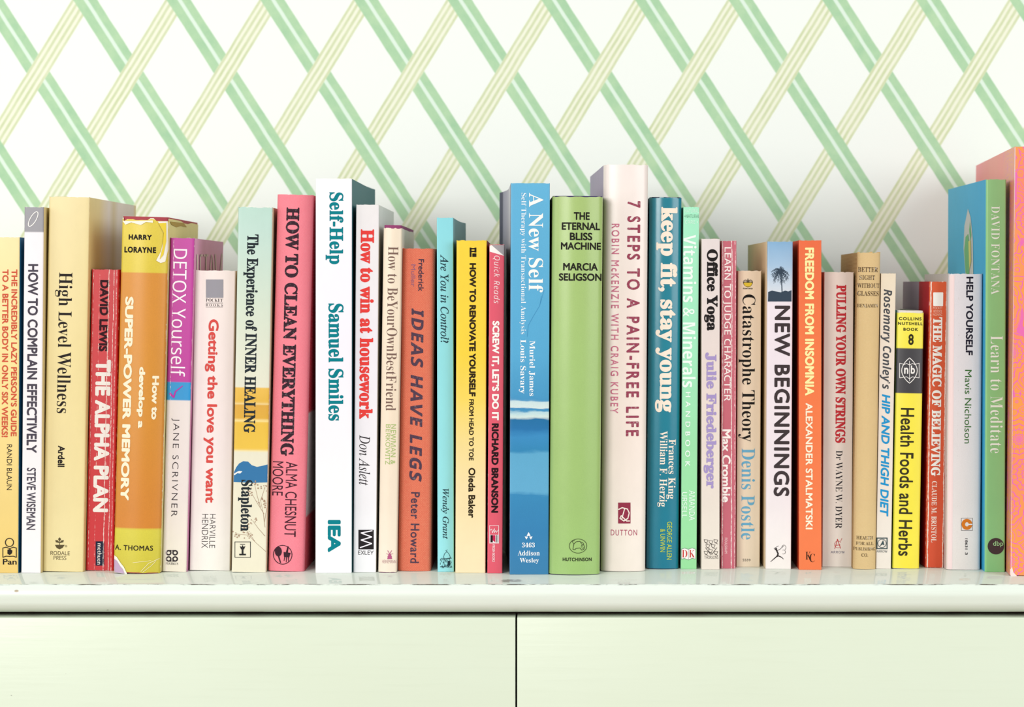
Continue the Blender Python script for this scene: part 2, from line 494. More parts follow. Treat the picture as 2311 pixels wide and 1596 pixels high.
# ------------------------------------------------------------------ room
def struct(o):
    o['kind'] = 'structure'; return o
def wallpaper():
    wl = lambda c: lin(c, 0.81)
    n = N('trellis_wallpaper', 0.6, 0.25)
    X, Y, Z = n.coord()
    mpp = (WALLY - CY) / FPX
    x = n.math('ADD', n.math('DIVIDE', X, mpp), VX)                                  # wall millimetre grid of the printed repeat
    y = n.math('SUBTRACT', VY, n.math('DIVIDE', n.math('SUBTRACT', Z, EYE), mpp))
    wob = n.math('MULTIPLY', n.math('SUBTRACT', n.noise(60, 3), 0.5), 3.0)
    x = n.math('ADD', x, wob)
    P = 211.4
    a = n.math('ADD', n.math('DIVIDE', n.math('SUBTRACT', x, n.math('DIVIDE', y, 1.552)), P), 0.2238)
    b = n.math('SUBTRACT', n.math('DIVIDE', n.math('ADD', x, n.math('DIVIDE', y, 1.632)), P), 0.760)
    fa = n.math('FRACT', a); fb = n.math('FRACT', b)
    ia = n.math('FLOOR', a); ib = n.math('FLOOR', b)
    par = n.math('FLOORED_MODULO', n.math('SUBTRACT', ib, ia), 2.0)
    e = 0.006
    def band(v, lo, hi, soft=e):
        return n.math('MULTIPLY', n.step(v, lo - soft, lo + soft), n.math('SUBTRACT', 1.0, n.step(v, hi - soft, hi + soft)))
    dark = band(fa, 0.004, 0.262)
    gap = band(fa, 0.118, 0.163)
    lite = band(fb, 0.004, 0.236)
    lines = n.math('MAXIMUM', n.math('MAXIMUM', band(fb, 0.004, 0.036), band(fb, 0.068, 0.1)), n.math('MAXIMUM', band(fb, 0.136, 0.17), band(fb, 0.204, 0.236)))
    mott = n.noise(55, 5, rough=0.7)
    green = n.ramp(mott, [(0.3, wl((168, 211, 170))), (0.7, wl((192, 225, 182)))])
    olive = n.ramp(mott, [(0.3, wl((210, 221, 174))), (0.7, wl((226, 233, 196)))])
    paperc = wl((250, 254, 248))
    cd = n.mix(gap, green, wl((229, 247, 231)))
    cl = n.mix(lines, wl((246, 248, 226)), olive)
    d_over = n.mix(dark, n.mix(lite, paperc, cl), cd)
    l_over = n.mix(lite, n.mix(dark, paperc, cd), cl)
    n.color(n.mix(par, l_over, d_over))
    n.bump(n.noise(300, 3), 0.05, 0.0005)
    return n.m
bm = bmesh.new(); box(bm, -2.0, 2.0, WALLY, WALLY + 0.1, -0.85, 1.7)
struct(link('wall_back', bm, wallpaper()))
fm = N('floorboards', 0.5)
fm.color(fm.ramp(fm.noise(4, 4, (1, 12, 1)), [(0.3, lin((150, 118, 86))), (0.7, lin((182, 148, 112)))]))
bm = bmesh.new(); box(bm, -2.0, 2.0, -3.2, WALLY + 0.1, -0.9, -0.85)
struct(link('floor', bm, fm.m))

# ------------------------------------------------------------------ painted sideboard
FRONT = -0.0494
def pale_paint(name, col, chips, rough=0.16, col2=None, bstr=0.10):
    n = N(name, rough, 0.5)
    X, Y, Z = n.coord()
    c = n.ramp(n.noise(7, 4, (0.5, 1, 1)), [(0.3, lin(col)), (0.7, lin(col2 or col))])
    st = n.noise(1.0, 4, (14, 300, 300))
    c = n.mix(n.math('MULTIPLY', n.step(st, 0.5, 0.75), 0.10), c, lin((205, 215, 190)))
    if chips == 'top':
        # worn paint along the front arris and the underside, dents and one stain
        ar = n.math('MAXIMUM', n.math('ABSOLUTE', n.math('SUBTRACT', Y, FRONT + 0.0004)), n.math('ABSOLUTE', Z))
        nz = n.noise(1.0, 5, (75, 900, 900), 0.7)
        m = n.math('MULTIPLY', n.math('SUBTRACT', 1.0, n.step(ar, 0.0002, 0.0007)), n.step(nz, 0.47, 0.56))
        c = n.mix(m, c, lin((84, 74, 66)))
        lo = n.math('MULTIPLY', n.math('SUBTRACT', 1.0, n.step(Z, -0.0168, -0.0158)), n.step(n.noise(1.0, 4, (40, 60, 60)), 0.52, 0.58))
        c = n.mix(lo, c, lin((186, 168, 150)))
        for (px, py_, r1, r2, cc) in ((1147, 1311, 0.0046, 0.008, (150, 140, 132)), (1168, 1311, 0.003, 0.006, (170, 165, 155))):
            dd = (py_ - VY) and EYE * FPX / (py_ - VY)
            xx = (px - VX) / FPX * dd; yy = CY + dd
            q = n.math('POWER', n.math('ADD', n.math('POWER', n.math('DIVIDE', n.math('SUBTRACT', X, xx), r1), 2.0), n.math('POWER', n.math('DIVIDE', n.math('SUBTRACT', Y, yy), r2), 2.0)), 0.5)
            q = n.math('ADD', q, n.math('MULTIPLY', n.math('SUBTRACT', n.noise(260, 3), 0.5), 2.2))
            c = n.mix(n.math('MULTIPLY', n.math('SUBTRACT', 1.0, n.step(q, 0.5, 1.1)), 0.75), c, lin(cc))
        q = n.math('POWER', n.math('ADD', n.math('POWER', n.math('DIVIDE', n.math('SUBTRACT', X, (39 - VX) * 0.2566e-3), 0.0015), 2.0), n.math('POWER', n.math('DIVIDE', n.math('ADD', Z, 0.0037), 0.0008), 2.0)), 0.5)
        c = n.mix(n.math('SUBTRACT', 1.0, n.step(q, 0.6, 1.1)), c, lin((178, 160, 132)))
    if chips == 'top': n.put(n.b.inputs['Roughness'], n.math('SUBTRACT', 0.32, n.math('MULTIPLY', n.step(Z, -0.0012, -0.0003), 0.28)))
    sp = n.noise(240, 1, (0.6, 1, 1))
    c = n.mix(n.math('MULTIPLY', n.step(sp, 0.82, 0.84), 0.6), c, lin((120, 110, 100)))
    n.color(c)
    n.bump(n.math('ADD', st, n.math('MULTIPLY', n.noise(90, 3), 0.6)), bstr, 0.0006)
    return n.m
side = bpy.data.objects.new('sideboard', None); COL.objects.link(side); side.location = (0, 0.08, -0.85)
side['label'] = 'pale mint painted sideboard with a rounded top edge carrying the row of books'; side['category'] = 'sideboard'
def part(name, bm, m, sharp=35):
    for v in bm.verts: v.co -= side.location
    return link(name, bm, m, side, sharp)
# materials are written in sideboard coordinates shifted to the top surface
SX0, SX1 = -0.62, 0.576
bm = bmesh.new()
prof = [(0.235, 0.0), (FRONT + 0.0006, 0.0), (FRONT + 0.0002, -0.0002), (FRONT, -0.0006)]
prof += [(FRONT - 0.0013, -0.0022), (FRONT - 0.0022, -0.0045), (FRONT - 0.0024, -0.0068), (FRONT - 0.0018, -0.0088)]
for k in range(1, 9):
    a = math.pi / 2 * k / 8
    prof.append((FRONT - 0.0018 + 0.0085 * (1 - math.cos(a)), -0.0088 - 0.008 * math.sin(a)))
prof += [(0.235, -0.0168)]
N_X = 24; rows = []
for k in range(N_X + 1):
    x = SX0 + (SX1 - SX0) * k / N_X
    rows.append([bm.verts.new((x, y, z)) for y, z in prof])
for k in range(N_X):
    for i in range(len(prof)):
        j = (i + 1) % len(prof)
        bm.faces.new((rows[k][i], rows[k][j], rows[k + 1][j], rows[k + 1][i]))
bm.faces.new(rows[0]); bm.faces.new(rows[-1][::-1])
top_o = link('worktop', bm, pale_paint('mint_gloss_paint_lit', (234, 244, 230), 'top', 0.05, (240, 248, 238), 0.02), None, 50)  # same mint paint, whitened to put the edge's brighter light into the colour
top_o.parent = side; top_o.matrix_parent_inverse = Matrix.Translation(-side.location)
dm = pale_paint('mint_drawer_paint', (226, 236, 212), None, 0.3, (230, 241, 220))
GX = (1165.5 - VX) / FPX * 1.359
DY = -0.0500; DT = -0.0192
for (xa, xb) in ((SX0 + 0.022, GX - 0.0005), (GX + 0.0005, SX1 - 0.022)):
    bm = bmesh.new(); box(bm, xa, xb, DY, DY + 0.018, -0.235, DT, 0.0006, 3)
    d_ = part('drawer_front', bm, dm, 40)
    kb = bmesh.new()
    bmesh.ops.create_uvsphere(kb, u_segments=20, v_segments=12, radius=0.014)
    for v in kb.verts: v.co = Vector((v.co.x + (xa + xb) / 2, v.co.y * 0.8 + DY - 0.016, v.co.z - 0.13))
    bmesh.ops.create_cone(kb, cap_ends=True, segments=16, radius1=0.007, radius2=0.007, depth=0.014, matrix=Matrix.Translation(((xa + xb) / 2, DY - 0.006, -0.13)) @ Matrix.Rotation(math.pi / 2, 4, 'X'))
    for v in kb.verts: v.co -= side.location
    link('knob', kb, dm, d_)
cm = N('gap_shade_wood', 0.8, 0.1); cm.color(lin((58, 44, 38)))  # carcass wood coloured dark to paint the shade inside the drawer gaps
bm = bmesh.new()
box(bm, SX0 + 0.02, SX1 - 0.02, DY + 0.0195, 0.225, -0.80, -0.0169)
part('carcass', bm, [cm.m])
for (xa, xb) in ((SX0 + 0.0005, SX0 + 0.0195), (SX1 - 0.0195, SX1 - 0.0005)):
    bm = bmesh.new(); box(bm, xa, xb, DY, 0.225, -0.80, -0.0169, 0.001)
    part('side_panel', bm, dm)
bm = bmesh.new(); box(bm, SX0 + 0.021, SX1 - 0.021, DY, DY + 0.018, -0.80, -0.238, 0.001)
part('front_panel', bm, dm)
for (xa, ya) in ((SX0 + 0.01, -0.035), (SX1 - 0.05, -0.035), (SX0 + 0.01, 0.18), (SX1 - 0.05, 0.18)):
    bm = bmesh.new(); box(bm, xa, xa + 0.04, ya, ya + 0.04, -0.85, -0.80, 0.003)
    part('foot', bm, dm)

# ------------------------------------------------------------------ the books, one after another along the row
INK = (42, 36, 34); WHITE = (255, 252, 246)
# 1
b = Book('cream and yellow paperback with red capitals, first in the row', -8, 44, 536, -12, 41, 1294, col=(248, 224, 152), rc=(20, 112, 160), D=0.128,
         bands=[(536, (250, 228, 165)), (900, (246, 220, 140)), (1294, (236, 200, 110))], wear=dict(edge=0.0003), edge=0.0006)
b.text('title', 'bold', (212, 92, 66), [("THE INCREDIBLY LAZY PERSON’S GUIDE", 25, 38.5, 608, 985), ("TO A BETTER BODY IN ONLY SIX WEEKS!", 4.5, 18.5, 608, 987)])
b.text('author_name', 'sans', INK, [("RANDI BLAUN", 15.3, 27, 1003.4, 1106)])
b.mark('publisher_emblem', INK, [('ring', 21.5, 1224.4, 10.2, 10.2, 2), ('line', [(6.5, 1237), (6.5, 1258), (14, 1255.5), (22, 1256), (30, 1255.5), (37, 1258), (37, 1237), (30, 1235), (22, 1238.5), (14, 1235), (6.5, 1237)], 1.8),
    ('poly', [(17, 1241), (23, 1239), (28, 1243), (27, 1249), (22, 1253), (17, 1250)])])
b.text('publisher_name', 'semi', INK, [("Pan", 6.5, 37.7, 1261.5, 1274.5)], 'h')
# 2
b = Book('slim white paperback with a grey band at its head and grey title capitals', 55, 99, 468, 48, 91.3, 1294, col=(243, 236, 240), rc=(238, 218, 160), D=0.128,
         bands=[(468, (150, 148, 154)), (522.3, (150, 148, 154)), (522.9, (243, 238, 242)), (1294, (246, 240, 240))], wear=dict(edge=0.00035), edge=0.0006)
b.text('title', 'bold', (78, 72, 84), [("HOW TO COMPLAIN EFFECTIVELY", 61.5, 84.6, 596, 1022.5)])
b.text('author_name', 'semi', (78, 72, 84), [("STEVE WISEMAN", 60, 80.5, 1056, 1196)])
b.mark('publisher_emblem', WHITE, [('line', [(75 + 7.5 * math.cos(a) + 8 * math.sin(-a) , 494.5 + 16.5 * math.sin(a) ) for a in [math.radians(t * 12) for t in range(31)]], 1.8)])
# 3
b = Book('thick tall pale yellow paperback with a small plant emblem', 109.7, 202.6, 446, 96, 187, 1291.5, col=(240, 220, 156), rc=(226, 212, 190), rybands=[(0, (240, 220, 150)), (0.03, (240, 222, 160)), (0.045, (240, 226, 196)), (0.06, (240, 230, 220)), (0.075, (224, 208, 170)), (0.09, (240, 230, 220)), (0.14, (232, 220, 206)), (0.148, (236, 212, 150))], bx=307, D=0.150,  # front cover streaks: gloss and shading put into the colour
         bands=[(446, (240, 222, 164)), (800, (238, 219, 154)), (1291, (238, 220, 162))], wear=dict(edge=0.0004), wcol=(205, 180, 120), ragged=0.0003, edge=0.001, conv=0.0006)
b.text('title', 'serifm', INK, [("High Level Wellness", 122, 161, 615, 933)])
b.text('author_name', 'bold', INK, [("Ardell", 130.5, 146, 1006, 1054)])
b.mark('publisher_emblem', (90, 78, 52), [('line', [(134.5, 1217), (134.5, 1230)], 1.4), ('poly', [(134.5, 1226), (126, 1224), (125, 1219), (131, 1220)]), ('poly', [(134.5, 1226), (143, 1224), (144, 1219), (138, 1220)]),
    ('poly', [(134.5, 1222), (131, 1217), (134.5, 1213), (138, 1217)]), ('poly', [(124, 1230), (146, 1230), (141, 1237), (134.5, 1240), (128, 1237)]), ('ring', 149, 1233, 2.2, 2.2, 0.7)])
b.text('publisher_name', 'ss', (90, 78, 52), [("RODALE", 114, 157.6, 1244, 1253), ("PRESS", 121, 149.6, 1255, 1264)], 'h')
# 4
b = Book('badly scuffed red paperback with white creases down its spine', 206.5, 270, 609, 193.5, 256, 1288.6, col=(216, 32, 42), D=0.112, yaw=-0.5,
         wear=dict(edge=0.0011, crease=[(-0.2, 0.75), (0.12, 1.1), (0.16, 0.65), (0.3, 1.0), (0.4, 0.9), (-0.42, 0.8)], speck=0.01), wcol=(250, 232, 224), edge=0.001)
b.text('author_name', 'heavy', (58, 26, 34), [("DAVID LEWIS", 224.5, 244.8, 632, 793.6)])
b.text('title', 'heavy', WHITE, [("THE ALPHA PLAN", 213, 247.5, 811.5, 1156)])
b.mark('publisher_panel', (38, 44, 66), [('rect', 216, 1222, 235, 1276.8)])
b.text('publisher_name', 'sans', WHITE, [("methuen", 220, 229.5, 1226.5, 1274)], lift=0.0003)
# 5
b = Book('stout hardback in a torn orange and yellow dust jacket showing red cloth at its head', 273.5, 379, 497, 254, 359.3, 1296, kind='dj', jcol=(176, 62, 74), jtop=0.0017, bx=447, D=0.130, conv=0.0032, ragged=0.0011, edge=0.0016,
         col=(226, 140, 40), bands=[(497, (236, 212, 76)), (614.2, (230, 206, 62)), (614.9, (224, 148, 50)), (900, (222, 148, 44)), (1194, (218, 134, 40)), (1194.8, (222, 208, 66)), (1296, (212, 196, 56))],
         rc=(236, 222, 150), lc=(226, 150, 60), wear=dict(edge=0.0009), wcol=(246, 238, 220), mott=0.06)
b.text('author_name', 'heavy', (44, 38, 30), [("HARRY", 289.5, 342.4, 529.5, 541.3), ("LORAYNE", 279.3, 352, 557, 570.8)], 'h', sp=1.15)
b.text('title', 'heavy', (252, 240, 210), [("SUPER-POWER MEMORY", 276, 296, 669.5, 1130.4), ("develop a", 309, 326.5, 828, 967), ("How to", 342, 357, 848.7, 947.5)])
b.text('publisher_name', 'semi', (52, 46, 30), [("A. THOMAS", 257.7, 344.6, 1231, 1243)], 'h', sp=1.1)
for pts in ([(254, 1254), (262, 1258), (272, 1272), (279, 1280), (287, 1296), (256, 1293)], [(274, 498), (282, 507), (296, 502), (318, 508), (330, 501), (345, 503), (345, 497.5), (300, 499)],
            [(356, 500), (377, 499), (378, 560), (372, 590), (362, 594), (352, 588), (362, 568), (371, 530)]):
    b.mark('torn_paper_edge', (250, 244, 230), [('poly', pts)], lift=0.0004, wear=False)
b.mark('board_corner', (196, 168, 196), [('poly', [(254, 1262), (262, 1266), (270, 1278), (276, 1284), (281, 1295), (256, 1292)])], lift=0.0006, wear=False)
b.mark('jacket_tear', (240, 212, 70), [('poly', [(358, 504), (374, 503), (374, 545), (368, 575), (360, 586), (366, 560), (369, 525)])], lift=0.0007, wear=False)
b.mark('jacket_crease', (250, 240, 205), [('line', [(318, 1290), (335, 1272), (358, 1262)], 1.0), ('line', [(322, 1292), (340, 1278), (350, 1268)], 0.9), ('line', [(300, 1270), (340, 1266)], 0.8)], lift=0.0004, wear=False)
b.mark('torn_flap', (176, 146, 66), [('poly', [(383, 500), (400, 502), (414, 504), (421, 513), (408, 510), (398, 513), (386, 507)])], plane='right', lift=0.0003, wear=False)
# 6
b = Book('magenta headed paperback with a blue tick band over a cream lower spine', 385, 438, 538.5, 365, 421, 1291.5, col=(240, 228, 224), bx=504, D=0.122,
         bands=[(538, (198, 50, 160)), (863, (192, 42, 156)), (863.6, (20, 150, 214)), (904, (20, 150, 214)), (904.6, (238, 226, 222)), (1100, (240, 226, 222)), (1291, (244, 234, 214))], rc=(206, 150, 186),
         rbands=[(538, (236, 168, 214)), (572, (236, 168, 212)), (650, (224, 146, 190)), (1291, (224, 150, 190))],
         wear=dict(edge=0.0006, crease=[(-0.34, 0.85)]), wcol=(252, 226, 240), edge=0.0009)
b.text('title', 'ss', (255, 246, 252), [("DETOX Yourself", 388, 421, 562, 850)])
b.text('author_name', 'thin', (60, 52, 56), [("JANE SCRIVNER", 384.5, 402.5, 944, 1166)], sp=1.25)
def slab(x0, x1, y0, y1): return ('rect', x0, y0, x1, y1)
b.mark('cover_title', (226, 206, 206), [slab(443, 446, 574, 720), slab(450, 452.5, 574, 720), slab(450, 457, 574, 579), slab(450, 456, 630, 635), slab(459, 469, 574, 579), slab(462.8, 465.3, 574, 720), ('ring', 477, 650, 5.5, 76, 2.4),
    ('line', [(485, 574), (493, 720)], 2.4), ('line', [(500, 574), (488, 720)], 2.4)], plane='right', lift=0.0003, wear=False, par=b.side_r)
b.mark('tick', (196, 60, 170), [('line', [(384, 888), (392, 897), (396, 884), (412, 871)], 4.5, 2.0)])
q = []
for sx in (-1, 1):
    for sy in (-1, 1):
        cx, cy = 388 + sx * 7.3, 1254.7 + sy * 7
        q += [('ring', cx, cy, 6.4, 6.2, 3.0), ('rect', min(cx, cx - sx * 6.4), cy - 1.5 + sy * 4.6, max(cx, cx - sx * 6.4), cy + 1.5 + sy * 4.6)]
b.mark('publisher_emblem', (58, 52, 54), q)
b.text('publisher_name', 'serif', (58, 52, 54), [("PIATKUS", 374, 402, 1269.5, 1275)], 'h')
# 7
b = Book('cream paperback with red rounded lowercase title under a small grey panel', 440.5, 531, 612, 427, 519, 1288.6, col=(252, 234, 226), rc=(250, 226, 196), D=0.110, bands=[(612, (252, 238, 232)), (1000, (250, 236, 234)), (1289, (252, 246, 236))],
         wear=dict(edge=0.0002), edge=0.0007, spec=0.35)
b.mark('publisher_panel', (160, 158, 166), [('rect', 465, 631, 504, 672)])
b.mark('publisher_rule', (70, 62, 64), [('rect', 464.5, 683.6, 503, 684.4), ('rect', 464.5, 692.6, 503, 693.4)])
b.text('publisher_name', 'serif', (70, 62, 64), [("POCKET", 464.8, 503, 674, 681.4)], 'h')
b.text('publisher_subname', 'serif', (70, 62, 64), [("B O O K S", 464.4, 503, 686, 691.6)], 'h')
b.text('title', 'bold', (222, 82, 76), [("Getting the love you want", 460.5, 490, 720.5, 1135.4)])
b.text('author_name', 'thin', (74, 66, 68), [("HARVILLE", 472.8, 486, 1160.4, 1237), ("HENDRIX", 455.7, 469.6, 1160.4, 1237)])
# 8
b = Book('paperback with a mint head, yellow painted bands, a blue wave and dried flowers', 539, 614, 469, 521.4, 601, 1292.4, col=(236, 230, 204), rc=(226, 214, 176), D=0.132, ragged=0.0005,
         bands=[(469, (186, 220, 206)), (520, (192, 222, 210)), (700, (214, 226, 206)), (874, (232, 230, 208)), (875.5, (238, 190, 70)), (908, (232, 182, 52)), (911, (246, 224, 160)), (914, (222, 166, 44)), (944, (226, 172, 40)), (950, (250, 226, 150)), (954, (236, 190, 52)),
                (1014, (240, 196, 58)), (1017, (250, 226, 150)), (1020, (236, 230, 206)), (1292, (240, 232, 206))], wear=dict(edge=0.0005), edge=0.0008)
b.mark('painted_wave', (58, 120, 170), [('poly', [(527, 1088), (528, 1066), (533, 1055), (540, 1046), (549, 1041), (560, 1042), (568, 1050), (580, 1054), (594, 1051), (606, 1048), (605, 1089), (570, 1090)])], lift=0.00006)
b.mark('wave_foam', (240, 240, 236), [('poly', [(527, 1070), (533, 1066), (540, 1063), (547, 1064), (542, 1069), (536, 1068), (529, 1073)])], lift=0.00009)
rr = random.Random(3); tw = []
for (x0, y0, x1, y1) in ((600, 1245, 560, 1208), (560, 1208, 532, 1205), (598, 1190, 588, 1130), (596, 1160, 566, 1110), (588, 1130, 598, 1100), (575, 1222, 555, 1196), (598, 1210, 570, 1175), (588, 1145, 575, 1095), (597, 1178, 604, 1140)):
    tw.append(('line', [(x0, y0), ((x0 + x1) / 2 + rr.uniform(-2, 2), (y0 + y1) / 2), (x1, y1)], 1.1, 0.6))
    for k in range(9):
        tw.append(('disc', x1 + rr.uniform(-9, 9), y1 + rr.uniform(-9, 9), rr.uniform(0.9, 2.0)))
tw = [t for t in tw if t[0] == 'line' or 524 < t[1] < 602]
b.mark('dried_flowers', (176, 148, 124), tw, lift=0.00007)
b.text('title', 'serifh', (38, 46, 52), [("The Experience of INNER HEALING", 547, 580, 529, 977)])
b.text('author_name', 'serifh', (38, 46, 52), [("Stapleton", 537, 569, 1083, 1199)])
b.mark('publisher_emblem', (44, 44, 44), [('frame', 529.5, 1222.5, 566, 1258.5, 1.3), ('poly', [(541, 1232), (544, 1240), (551, 1240), (554, 1232), (550, 1235), (547.5, 1230), (545, 1235)]), ('rect', 545.5, 1240, 549.5, 1250), ('rect', 540, 1250, 555, 1253.5), ('rect', 542, 1228, 553, 1229.5)])
# 9
b = Book('thick coral pink cloth hardback with black old-style capitals and a spoon and fork emblem', 626, 706, 441, 603, 687, 1291, kind='hb', col=(250, 130, 146), rc=(232, 62, 84), D=0.150, conv=0.002, cloth=(0.0009, 0.28, (255, 176, 184)), edge=0.0018, rough=0.6,
         rbands=[(441, (236, 60, 84)), (930, (232, 52, 76)), (934, (240, 232, 226)), (1165, (236, 228, 222)), (1170, (240, 84, 100)), (1291, (240, 84, 100))], wear=dict(edge=0.0002), wcol=(255, 190, 190))
b.text('title', 'serifx', (58, 36, 46), [("HOW TO CLEAN EVERYTHING", 639, 669.5, 468, 1029.5)], flake=0.12)
b.text('author_name', 'sans', (70, 36, 46), [("ALMA CHESNUT", 643.5, 669.5, 1042.6, 1212), ("MOORE", 614, 639, 1041.7, 1119)])
b.mark('publisher_emblem', (62, 36, 46), [('ring', 637.8, 1252.3, 22, 22, 1.6), ('disc', 628, 1245, 8, 11), ('line', [(628, 1254), (633, 1270)], 3.4, 2.4), ('line', [(650, 1234), (647, 1250)], 3, 5), ('poly', [(640, 1246), (656, 1248), (653, 1258), (641, 1257)]),
    ('line', [(643, 1256), (641, 1266)], 2.2, 1.2), ('line', [(647, 1257), (646, 1269)], 2.2, 1.2), ('line', [(651, 1257), (651, 1267)], 2.2, 1.2)])
# 10
b = Book('tall glossy white paperback with teal art nouveau lettering', 712.6, 794, 404, 711.8, 793.7, 1294, col=(250, 246, 254), rc=(40, 106, 116), yaw=0.1, D=0.160, edge=0.0004, rough=0.3, mott=0.015,
         bands=[(404, (252, 248, 254)), (800, (248, 244, 253)), (1294, (252, 252, 250))], flare=(0, 0.002))
b.text('title', 'serifh', (0, 128, 140), [("Self-Help", 735, 775, 434, 596.5)])
b.text('author_name', 'serifh', (0, 128, 140), [("Samuel Smiles", 741, 775.3, 685, 950)])
b.text('publisher_name', 'heavy', (0, 128, 140), [("IEA", 739.8, 769, 1173.7, 1246.7)])
# 11
b = Book('white paperback with bouncy red lettering and a black zigzag emblem', 804, 855, 463, 796.6, 848.7, 1292, col=(246, 240, 246), rc=(236, 238, 232), bx=889, D=0.142, edge=0.0006, bands=[(463, (242, 238, 238)), (800, (244, 238, 246)), (1292, (250, 248, 250))],
         wear=dict(edge=0.0002), wcol=(210, 205, 200))
b.text('title', 'serifx', (234, 66, 62), [("How to win at housework", 812, 843, 517.4, 946)])
b.text('author_name', 'ital', (50, 44, 48), [("Don Aslett", 810.5, 835.5, 982, 1095.6)])
b.mark('publisher_emblem', (40, 36, 38), [('rect', 809, 1196, 843.4, 1240)])
b.mark('emblem_zigzag', (246, 240, 246), [('line', [(840, 1198), (815, 1203), (839, 1212), (815, 1219), (839, 1227), (813, 1236)], 2.6)], lift=0.0003)
b.text('publisher_name', 'ss', (40, 36, 38), [("EXLEY", 808.4, 843, 1243, 1252)], 'h')
# 12
b = Book('cream jacketed hardback with a purple cloth head and thin brown serif title', 866, 906.5, 516, 852.6, 895.3, 1293, kind='dj', jcol=(150, 52, 110), jtop=0.0019, bx=934.6, D=0.128, conv=0.0012, edge=0.001, col=(248, 228, 202), rc=(236, 222, 206), ragged=0.0003,
         bands=[(516, (248, 232, 208)), (900, (247, 227, 202)), (1293, (250, 234, 214))])
b.text('title', 'serif', (126, 100, 90), [("How to BeYourOwnBestFriend", 873, 896.5, 556.5, 927)])
b.text('author_name', 'ss', (170, 194, 116), [("NEWMAN &", 882, 893, 958, 1048.5), ("BERKOWITZ", 870, 880.5, 958, 1048.5)])
b.mark('publisher_emblem', (186, 92, 134), [('line', [(875, 1243), (884, 1257)], 1.3), ('line', [(884, 1243), (875, 1257)], 1.3), ('poly', [(877, 1250), (882, 1250), (885, 1262), (874, 1262)]), ('line', [(872, 1250), (876, 1251)], 1), ('line', [(883, 1251), (887, 1250)], 1)])
b.text('publisher_name', 'thin', (186, 130, 140), [("HEINEMANN", 862.5, 893.5, 1264, 1271.5)], 'h')
# 13
b = Book('coral orange woven cloth hardback with bold slanted indigo capitals', 907.5, 981, 562, 896.8, 972.5, 1290, kind='hb', col=(228, 108, 78), D=0.120, conv=0.002, cloth=(0.00105, 0.5, (250, 170, 130)), edge=0.002, rough=0.65)
b.text('publisher_name', 'semi', (82, 60, 76), [("Frederick", 944, 956.5, 585, 657.6)])
b.text('publisher_subname', 'sans', (150, 100, 130), [("Muller", 927.7, 937.6, 597, 647)])
b.text('title', 'ssh', (84, 62, 80), [("IDEAS HAVE LEGS", 926, 954, 696, 1087.7)], shear=0.2, flake=0.1, sp=1.15)
b.text('author_name', 'semi', (84, 62, 80), [("Peter Howard", 926.5, 946.5, 1111, 1271)], flake=0.08, sp=1.1)
# 14
b = Book('thin aqua paperback with slim italic lettering and a little thatched hut emblem', 986.6, 1021.8, 492, 986.6, 1025.5, 1291, col=(150, 230, 238), rc=(128, 180, 186), yaw=-0.1, D=0.130, edge=0.0004, rough=0.35, flare=(0, 0.0025), bands=[(492, (140, 222, 232)), (900, (150, 230, 238)), (1291, (158, 234, 242))])
b.text('title', 'itals', (36, 62, 72), [("Are You in Control?", 994, 1012.8, 574.6, 774)])
b.text('author_name', 'itals', (36, 62, 72), [("Wendy Grant", 995, 1013, 1103, 1216.5)])
rr = random.Random(5); hut = []
for k in range(70):
    x, y = 994 + 24 * rr.random(), 1258 + 22 * rr.random(); hut.append(('line', [(x, y), (x + rr.uniform(-1.5, 1.5), y + rr.uniform(1, 4))], 0.7))
hut += [('line', [(1000, 1262), (1003, 1250), (1009, 1245), (1014, 1252), (1017, 1260)], 0.9), ('line', [(993.5, 1262), (1019, 1260)], 1.2), ('line', [(1008, 1245), (1006, 1243), (1010, 1241)], 0.8), ('rect', 1010, 1266, 1016, 1277), ('line', [(994, 1279), (1020, 1280)], 1.4)]
b.mark('publisher_emblem', (36, 62, 72), hut)
# 15
b = Book('paperback fading from bright yellow to cream with bold black capitals', 1030, 1099, 543, 1027.8, 1095.3, 1294, col=(250, 216, 60), rc=(170, 40, 40), D=0.112, yaw=0.5, ragged=0.0003,
         bands=[(543, (250, 214, 44)), (800, (250, 214, 50)), (900, (250, 218, 90)), (1000, (250, 224, 146)), (1100, (250, 226, 172)), (1294, (250, 230, 188))], wear=dict(edge=0.0006), wcol=(240, 190, 130), edge=0.0008)
b.mark('series_emblem', (40, 32, 20), [('rect', 1060, 560, 1075, 563), ('rect', 1060, 566, 1075, 569), ('rect', 1060, 559, 1064, 580), ('rect', 1066, 572, 1075, 580), ('rect', 1071, 559, 1075, 570)])
b.text('title', 'heavy', (50, 38, 20), [("HOW TO RENOVATE YOURSELF", 1059, 1074, 594, 895)])
b.text('subtitle', 'bold', (50, 38, 20), [("FROM HEAD TO TOE", 1058.4, 1069, 901, 1039.7)])
b.text('author_name', 'bold', (50, 38, 20), [("Oieda Baker", 1057, 1072.6, 1056, 1169)])
